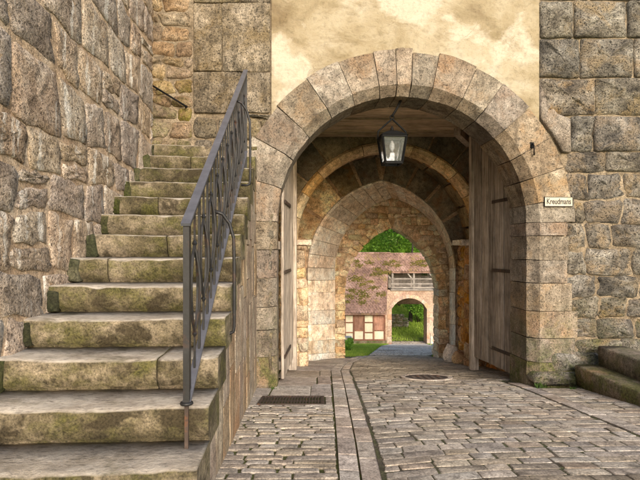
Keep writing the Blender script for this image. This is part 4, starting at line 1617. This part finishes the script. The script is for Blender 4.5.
# ------------------------------------------------------------------ courtyard: half-timbered house
rh = random.Random(13)
HD = 30.7
house = tag(empty('half_timbered_house', (1.0, HD, gz(0, HD))), 'half-timbered house with cream panels under a long mossy red roof', 'house')
ho = house.location.copy()


def hp(o, origin=None):
    o.matrix_parent_inverse = Matrix.Translation(origin or ho).inverted()
    return o


zg, ze = gz(0, HD) - 0.3, -1.96


def hx(px):
    return (px - 320) / F * HD


def hzz(py):
    return EYE + (250 - py) / F * HD


mb = MB()
mb.box(-5, hx(386), HD + 0.06, HD + 3.0, zg, ze + 0.1)
hw_ = hp(mb.build('wall', M['mortar'], house))
mb = MB()
mb.box(-5, hx(386) + 0.03, HD - 0.06, HD + 0.05, zg, hzz(340.5))
hp(mb.build('plinth', M['gate_stone'], house))
cols = [hx(x) for x in (345, 353.8, 364, 373.6, 384.5)]
cw = cols[1] - cols[0]
left = cols[0]
while left > -4.6:
    left -= 0.58
    cols.insert(0, left)
yb, yt, ym = hzz(340.5), hzz(314.0), hzz(330.5)
for i, x in enumerate(cols):
    mb = MB()
    mb.box(x - 0.05, x + 0.05, HD - 0.03, HD + 0.08, yb, yt)
    hp(mb.build('post', M['timber'], house))
for (z, h) in ((yb + 0.04, 0.08), (yt - 0.04, 0.10)):
    mb = MB()
    mb.box(-5, hx(385.6), HD - 0.035, HD + 0.075, z - h / 2, z + h / 2)
    hp(mb.build('rail', M['timber'], house))
for i in range(len(cols) - 1):
    a, b = cols[i] + 0.05, cols[i + 1] - 0.05
    odd = (len(cols) - 2 - i) % 2 == 0     # the bay next to the corner is boarded above
    zs_ = [yb + 0.08, ym, yt - 0.09] if odd else [yb + 0.08, hzz(332.5), hzz(322.5), yt - 0.09]
    for j in range(len(zs_) - 1):
        if j:
            mb = MB()
            mb.box(a, b, HD - 0.025, HD + 0.07, zs_[j] - 0.035, zs_[j] + 0.035)
            hp(mb.build('rail', M['timber'], house))
        z0 = zs_[j] + (0.035 if j else 0)
        z1 = zs_[j + 1] - (0.035 if j < len(zs_) - 2 else 0)
        board = odd and j == 1
        mb = MB()
        mb.box(a, b, HD + 0.005 if not board else HD - 0.01, HD + 0.08, z0, z1)
        q = hp(mb.build('shutter' if board else 'infill_panel', M['red_board'] if board else M['cream'], house)) if 'red_board' in M else hp(mb.build('infill_panel', M['timber'] if board else M['cream'], house))


# roof: one pitch, long over the house, short over the gallery
RS = 0.95
RDD, RZ = 34.14, 1.63


def roof_z(y):
    return RZ - RS * (RDD - y)


def roof_part(parent, org, xl, xr_top, xr_bot, ybot, nm='roof', nz=None):
    core = MB()
    core.add([(xl, ybot + 0.02, roof_z(ybot + 0.02) - 0.05), (xr_bot, ybot + 0.02, roof_z(ybot + .02) - 0.05), (xr_top, RDD, RZ - 0.05), (xl, RDD, RZ - 0.05),
              (xl, ybot + 0.02, roof_z(ybot + .02) - 0.14), (xr_bot, ybot + 0.02, roof_z(ybot + .02) - 0.14), (xr_top, RDD, RZ - 0.16), (xl, RDD, RZ - 0.16), (xl, RDD + 4, RZ - 3.9), (xr_top, RDD + 4, RZ - 3.9)],
             [(0, 1, 2, 3), (4, 7, 6, 5), (0, 4, 5, 1), (1, 5, 6, 2), (0, 3, 7, 4), (3, 2, 9, 8)])
    ro_ = hp(core.build(nm, M['tile'], parent), org)
    tm = MB()
    row = 0
    L = math.hypot(1, RS)
    step = 0.15 / L
    y = ybot
    while y < RDD - 0.02:
        t = (y - ybot) / (RDD - ybot)
        xr_ = xr_bot + (xr_top - xr_bot) * t
        x = xl + (0.09 if row % 2 else 0)
        while x < xr_ - 0.05:
            w = 0.17
            dz = rh.uniform(-0.008, 0.012)
            dx = rh.uniform(-0.008, 0.008)
            y2 = min(y + step * 1.5, RDD)
            za, zb = roof_z(y) + 0.035 + dz, roof_z(y2) + 0.012 + dz
            x1 = min(x + w, xr_)
            xm = (x + x1) / 2
            tm.add([(x + dx, y + 0.02, za), (xm + dx, y - 0.02, za - 0.01), (x1 - 0.008 + dx, y + 0.02, za), (x1 - 0.008 + dx, y2, zb), (x + dx, y2, zb),
                    (x + dx, y + 0.02, za - 0.03), (xm + dx, y - 0.02, za - 0.04), (x1 - 0.008 + dx, y + 0.02, za - 0.03)],
                   [(0, 1, 2, 3, 4), (5, 6, 1, 0), (6, 7, 2, 1)])
            x += 0.18
        y += step
        row += 1
    o = tm.build('roof_tiles', M['tile'], ro_)
    o['kind'] = 'stuff'
    return ro_


roof = roof_part(house, ho, -5.2, 4.66, 4.02, 30.35)
x = -5.2
while x < 4.6:
    mb = MB()
    pts = []
    for s in (0, 1):
        for q in range(6):
            t = math.pi * q / 5
            pts.append((x + 0.36 * s, RDD - 0.13 * math.cos(t), RZ - 0.04 + 0.10 * math.sin(t)))
    mb.add(pts, [(q, q + 1, q + 7, q + 6) for q in range(5)] + [(0, 1, 2, 3, 4, 5)])
    mb.build('ridge_tile', M['tile'], roof)
    x += 0.37


def moss_clumps(parent, spots, nm='moss'):
    mm = MB()
    for (px, py, rad) in spots:
        # pixel onto the roof plane
        tx_, tz_ = (px - 320) / F, (250 - py) / F
        D = (RZ - RS * RDD - EYE) / (tz_ - RS)
        for q in range(int(60 * rad)):
            X = D * tx_ + rh.gauss(0, 0.13 * rad)
            Y = D + rh.gauss(0, 0.055 * rad)
            s = rh.uniform(0.025, 0.06)
            Z = roof_z(Y) + 0.03
            mm.add([(X - s, Y, Z), (X, Y - s, Z - s * 0.3), (X + s, Y, Z), (X, Y + s, Z + s * 0.5), (X, Y - s * 0.2, Z + s * 0.9)], [(0, 1, 4), (1, 2, 4), (2, 3, 4), (3, 0, 4)])
    o = mm.build(nm, M['moss'], parent)
    o['kind'] = 'stuff'


moss_clumps(roof, [(357, 262, 1), (359, 266, 1.3), (369, 263, 1.2), (387, 264, 1.6), (394, 262, 1.2), (397, 266, 1), (416, 264, 1.6), (421, 262, 1.3), (424, 266, 1), (377, 270, 1.2), (381, 273, 1.6), (386, 273, 1.3), (375, 275, 1.3), (355, 279, 2), (359, 280, 1.6), (362, 285, 1.2), (352, 291, 1.2), (361, 293, 2.1), (364, 297, 1.8), (349, 297, 1.4), (382, 295, 1.3), (374, 288, 1.2), (370, 282, .9), (347, 302, 1), (362, 303, 1.3)])

# ------------------------------------------------------------------ courtyard: far gatehouse with a wooden gallery
GD = 33.0
gh = tag(empty('far_gatehouse', (5.84, GD, gz(0, GD))), 'small gatehouse with a wooden gallery over its arch across the courtyard', 'gatehouse')
go_ = gh.location.copy()


def fx(px):
    return (px - 320) / F * GD


def fz(py):
    return EYE + (250 - py) / F * GD


half = (fx(427) - fx(391.5)) / 2
cxf = (fx(427) + fx(391.5)) / 2
zsp, zcr = fz(309), fz(298)
rise = zcr - zsp
rad = (half * half + rise * rise) / (2 * rise)
arcp = []
for i in range(13):
    x = -half + 2 * half * i / 12
    arcp.append((cxf + x, zcr - rad + math.sqrt(rad * rad - x * x)))
zf = gz(0, GD) - 0.3
prof = [(cxf - half, zf)] + arcp + [(cxf + half, zf)]
gw = hp(arch_slab(prof, 4.3, 8.3, zf, zf, fz(290), GD, GD + 1.1).build('wall', M['house_wall'] if 'house_wall' in M else M['inner_stone'], gh), go_)
for i in range(12):
    a, b = arcp[i], arcp[i + 1]
    cxx, czz = cxf, zcr - rad
    secs = []
    for p in (a, b):
        d = Vector((p[0] - cxx, p[1] - czz)).normalized()
        secs.append([(p[0] - d.x * 0.01, GD - 0.03, p[1] - d.y * 0.01), (p[0] + d.x * 0.22, GD - 0.03, p[1] + d.y * 0.22), (p[0] + d.x * 0.22, GD + 0.3, p[1] + d.y * 0.22), (p[0] - d.x * 0.01, GD + 0.3, p[1] - d.y * 0.01)])
    loft_stone('voussoir', secs, M['house_wall'], gw, rh, 0.008)
for s in (-1, 1):
    z = zf
    while z < zsp - 0.05:
        z2 = min(zsp, z + rh.uniform(0.3, 0.45))
        w = rh.uniform(0.16, 0.3)
        x0, x1 = sorted((cxf + s * (half - 0.01), cxf + s * (half + w)))
        mb = MB()
        mb.box(x0, x1, GD - 0.03, GD + 0.3, z + 0.01, z2 - 0.01)
        mb.build('jamb_stone', M['house_wall'], gw)
        z = z2
# gallery
mb = MB()
mb.box(4.62, 8.3, GD - 0.10, GD + 1.1, fz(290.5), fz(289))
gal = hp(mb.build('gallery', M['grey_wood'], gh), go_)
for px in (392.5, 413.8, 435.5, 445.5):
    mb = MB()
    mb.box(fx(px) - 0.06, fx(px) + 0.06, GD - 0.06, GD + 0.06, fz(289), fz(270))
    mb.build('post', M['grey_wood'], gal)
    mb = MB()
    mb.bar((fx(px), GD, fz(281)), (fx(px) - 0.5, GD, fz(271.5)), 0.08, 0.08)
    mb.build('brace', M['grey_wood'], gal)
for py in (278.8, 283.8, 287.6):
    mb = MB()
    mb.box(4.65, 8.3, GD - 0.075, GD - 0.025, fz(py) - 0.045, fz(py) + 0.045)
    mb.build('rail', M['grey_wood'], gal)
x = 4.62
while x < 8.1:
    mb = MB()
    mb.box(x, x + 0.24, GD + 1.05 + rh.uniform(0, 0.02), GD + 1.1, fz(289), fz(268))
    mb.build('board', M['grey_wood'], gal)
    x += 0.25
mb = MB()
mb.box(fx(423.5), fx(431.5), GD + 1.0, GD + 1.06, fz(277), fz(270.5))
wnd = mb.build('window', M['grey_wood'], gal)
mb = MB()
mb.box(fx(424.4), fx(430.6), GD + 0.985, GD + 0.995, fz(276.3), fz(271.2))
mb.build('pane', M['leaf_pane'] if 'leaf_pane' in M else M['glass'], wnd)
groof = roof_part(gh, go_, 4.47, 8.45, 8.45, 32.88)
# lean-to eave at the edge of the arch view
mb = MB()
mb.bar((fx(434), GD - 0.7, fz(292)), (fx(441), GD - 0.7, fz(286.5)), 0.5, 0.10)
hp(mb.build('eave_board', M['timber'], gh), go_)

# stone block by the verge
mb = MB()
sx, sy, _ = pix(347, 340, 22)
mb.box(sx - 0.35, sx + 0.22, sy, sy + 0.5, gz(0, sy) - 0.1, gz(0, sy) + 0.33)
sbk = mb.build('stone_block', M['pale_stone'])
tag(sbk, 'pale grey stone block in the grass before the half-timbered house', 'stone block')
# pale marker post on the other verge
mb = MB()
px_, py_, _ = pix(431.5, 345, 26)
mb.hexa([(px_ - 0.07, py_ - 0.07, gz(0, py_) - 0.1), (px_ + 0.07, py_ - 0.07, gz(0, py_) - 0.1), (px_ + 0.07, py_ + 0.07, gz(0, py_) - 0.1), (px_ - 0.07, py_ + 0.07, gz(0, py_) - 0.1), (px_ - 0.05, py_ - 0.05, gz(0, py_) + 0.6), (px_ + 0.05, py_ - 0.05, gz(0, py_) + 0.6), (px_ + 0.05, py_ + 0.05, gz(0, py_) + 0.6), (px_ - 0.05, py_ + 0.05, gz(0, py_) + 0.6)])
tag(mb.build('marker_post', M['pale_stone']), 'short pale stone post beside the road near the far arch', 'post')


# ------------------------------------------------------------------ vegetation
def leaf_cloud(mb, c, rad, n, size, r):
    for _ in range(n):
        while True:
            d = Vector((r.uniform(-1, 1), r.uniform(-1, 1), r.uniform(-1, 1)))
            if 0.15 < d.length < 1:
                break
        d *= d.length ** -0.4
        p = Vector(c) + Vector((d.x * rad[0], d.y * rad[1], d.z * rad[2]))
        s = size * r.uniform(0.6, 1.3)
        a = Vector((r.gauss(0, 1), r.gauss(0, 1), r.gauss(0, 0.6))).normalized()
        b = a.orthogonal().normalized()
        t = r.uniform(0, 6.28)
        e = b * math.cos(t) + a.cross(b) * math.sin(t)
        g = a * s
        h = e * s * 0.5
        mb.add([p - g * 0.5, p + h * 0.6, p + g * 0.5, p - h * 0.6], [(0, 1, 2, 3)])


def tree(label, x, y, height, spread, seed, trunk_lean=0.0, mat='leaf', first=0.35, nclump=16, n=330, size=0.30, group='trees behind the courtyard'):
    r = random.Random(seed)
    z0 = gz(x, y) - 0.3
    root = tag(empty('broadleaf_tree', (x, y, z0)), label, 'tree', group)
    tr = MB()
    top = Vector((trunk_lean, r.uniform(-.2, .2), height * 0.8))
    pts = [Vector((0, 0, 0)).lerp(top, t) + Vector((0.12 * math.sin(t * 5 + seed), 0.1 * math.cos(t * 4), 0)) for t in (0, 0.2, 0.4, 0.6, 0.8, 1.0)]
    br = 0.0125 * height
    tr.tube(pts, [br * 1.3, br, br * 0.8, br * 0.6, br * 0.4, br * 0.2], 8)
    trunk = tr.build('trunk', M['bark'], root, True)
    cr = MB()
    for i in range(nclump):
        t = r.uniform(first, 1.0)
        p = Vector((0, 0, 0)).lerp(top, t)
        th = r.uniform(0, 6.28)
        out = spread * (1.05 - 0.55 * abs(t - 0.6)) * r.uniform(0.35, 1.0)
        c = p + Vector((math.cos(th) * out, math.sin(th) * out, r.uniform(0.1, 0.2) * height))
        lm = MB()
        lm.tube([p, p.lerp(c, 0.5) + Vector((0, 0, 0.1)), c], [br * 0.35, br * 0.22, br * 0.08], 5)
        lm.build('limb', M['bark'], trunk, True)
        k = spread * r.uniform(0.34, 0.55)
        leaf_cloud(cr, c, (k, k, k * 0.75), n, size, r)
    cr.build('crown', M[mat], root)
    return root


tree('tall dark-trunked tree seen through the far gatehouse arch', pix(409, 320, 40)[0], 40.0, 11.0, 2.6, 1, trunk_lean=0.5, first=0.72, nclump=18)
tid = 2
for (x, y, h, s, mt, nm) in ((1.2, 45, 12, 3.4, 'leaf_light', 'light green tree behind the half-timbered house'), (4.2, 50, 13, 3.8, 'leaf', 'dark green tree over the mossy roof, leftmost under the pointed arch'), (7.2, 46, 12, 3.4, 'leaf_light', 'light green tree over the ridge under the very point of the arch'), (10.4, 49, 13, 3.8, 'leaf', 'dark green tree over the gallery roof, rightmost under the pointed arch'), (13.6, 46, 12, 3.4, 'leaf_light', 'light green tree past the end of the gatehouse')):
    tree(nm, x, y, h, s, tid * 7, mat=mt, first=0.12, nclump=26, n=520, size=0.22)
    tid += 1


def shrub(label, x, y, rad, n, size, seed, mat='leaf_light', group='shrubs beyond the far arch'):
    r = random.Random(seed)
    root = tag(empty('leafy_shrub', (x, y, gz(x, y))), label, 'shrub', group)
    st = MB()
    cr = MB()
    for i in range(7):
        th = r.uniform(0, 6.28)
        c = Vector((math.cos(th) * rad * 0.6, math.sin(th) * rad * 0.6, rad * r.uniform(0.5, 1.5)))
        st.tube([(0, 0, -0.1), c * 0.6, c], [0.02 + 0.01 * rad, 0.015, 0.005], 5)
        leaf_cloud(cr, c, (rad * 0.55, rad * 0.55, rad * 0.5), n // 7, size, r)
    st.build('stem', M['bark'], root, True)
    cr.build('foliage', M[mat], root)


shrub('bright green bush on the grass slope right of the dark trunk', 7.75, 39.8, 1.15, 1500, 0.2, 5)
shrub('bright green bush at the far side of the arch opening', 8.3, 42.5, 1.7, 1500, 0.22, 6)
shrub('darker bush behind the trunk left in the far arch', 6.9, 43.5, 1.3, 1300, 0.2, 7, 'leaf')
shrub('low leafy plant in the grass at the corner of the pointed arch', pix(350, 350, 16)[0], 16.0, 0.20, 800, 0.08, 8, 'leaf_light', 'plants in the courtyard')

# dry stone wall seen through the far arch
dw = MB()
dw.box(3.2, 6.35, 38.6, 39.1, gz(0, 38.6) - 0.3, gz(0, 38.6) + 0.75)
dwl = tag(dw.build('garden_wall', M['mortar_grey']), 'low grey stone wall left of the trunk seen through the far arch', 'wall')
for c in courses(3.2, 6.35, gz(0, 38.6) - 0.1, gz(0, 38.6) + 0.74, (0.2, 0.3), (0.3, 0.6), rh):
    pts = outline(c, rh, 3, 0.05, 0.01)
    me = stone_mesh(pts, 0.05, 0.0, rh, 0.04, 0.03, 0.01)
    for vert in me.vertices:
        vert.co.y += 38.58
    link('wall_stone', me, M['rough_stone'], dwl)


def grass_patch(name, label, n, region, h, seed, wd=0.012):
    r = random.Random(seed)
    mb = MB()
    cnt = 0
    while cnt < n:
        x, y = region(r)
        if x is None:
            continue
        cnt += 1
        z = gz(x, y) - 0.07
        hh = h * r.uniform(0.5, 1.4)
        th = r.uniform(0, 6.28)
        dx, dy = math.cos(th) * wd, math.sin(th) * wd
        lx_, ly_ = r.gauss(0, 0.35) * hh, r.gauss(0, 0.35) * hh
        mb.add([(x - dx, y - dy, z), (x + dx, y + dy, z), (x + lx_, y + ly_, z + hh + 0.05)], [(0, 1, 2)])
    o = mb.build(name, M['grass'])
    o['kind'] = 'stuff'
    o['label'] = label
    o['category'] = 'grass'


def reg_left(r):
    y = 13.1 + 17.3 * r.random() ** 1.4
    xr_ = interp(ROAD_L, y) - 0.12
    return (xr_ - abs(r.gauss(0, 1.0)) * 1.2, y)


def reg_right(r):
    y = 13.1 + 19 * r.random() ** 1.4
    return (interp(ROAD_R, y) + 0.05 + abs(r.gauss(0, 1.0)) * 1.2, y)


grass_patch('grass_verge', 'short grass between the road and the half-timbered house', 14000, reg_left, 0.06, 1, 0.014)
grass_patch('grass_verge', 'short grass on the outer side of the courtyard road', 10000, reg_right, 0.06, 2, 0.014)
grass_patch('grass_slope', 'sunny grass slope seen through the far gatehouse arch', 16000, lambda r: (r.uniform(2, 14), r.uniform(34.2, 44)), 0.12, 3, 0.03)


# weeds and moss growing at the feet of the piers
def tuft(label, x, y, n, h, seed):
    r = random.Random(seed)
    mb = MB()
    for _ in range(n):
        th = r.uniform(0, 6.28)
        q = abs(r.gauss(0, 1))
        a = Vector((x + math.cos(th) * 0.05 * q, y - abs(math.sin(th)) * 0.02 * q, gz(x, y) - 0.01))
        hh = h * r.uniform(0.4, 1.2)
        b = a + Vector((r.gauss(0, 0.4) * hh, r.gauss(0, 0.3) * hh, hh))
        c = a.lerp(b, 0.6)
        w = Vector((math.cos(th + 1.5), math.sin(th + 1.5), 0.2)) * hh * 0.16
        mb.add([a, c - w, b, c + w], [(0, 1, 2, 3)])
    o = mb.build('weed_tuft', M['weed'])
    tag(o, label, 'weed', 'weeds at the wall feet')


tuft('dark green weed growing between the gate leaf and the street-side pier', 2.90, 6.66, 110, 0.075, 1)
tuft('small weed in the corner of staircase and pavement', -0.62, 6.60, 40, 0.035, 2)
tuft('small green weed at the foot of the mossy plinth stone', 3.30, 6.56, 40, 0.045, 3)
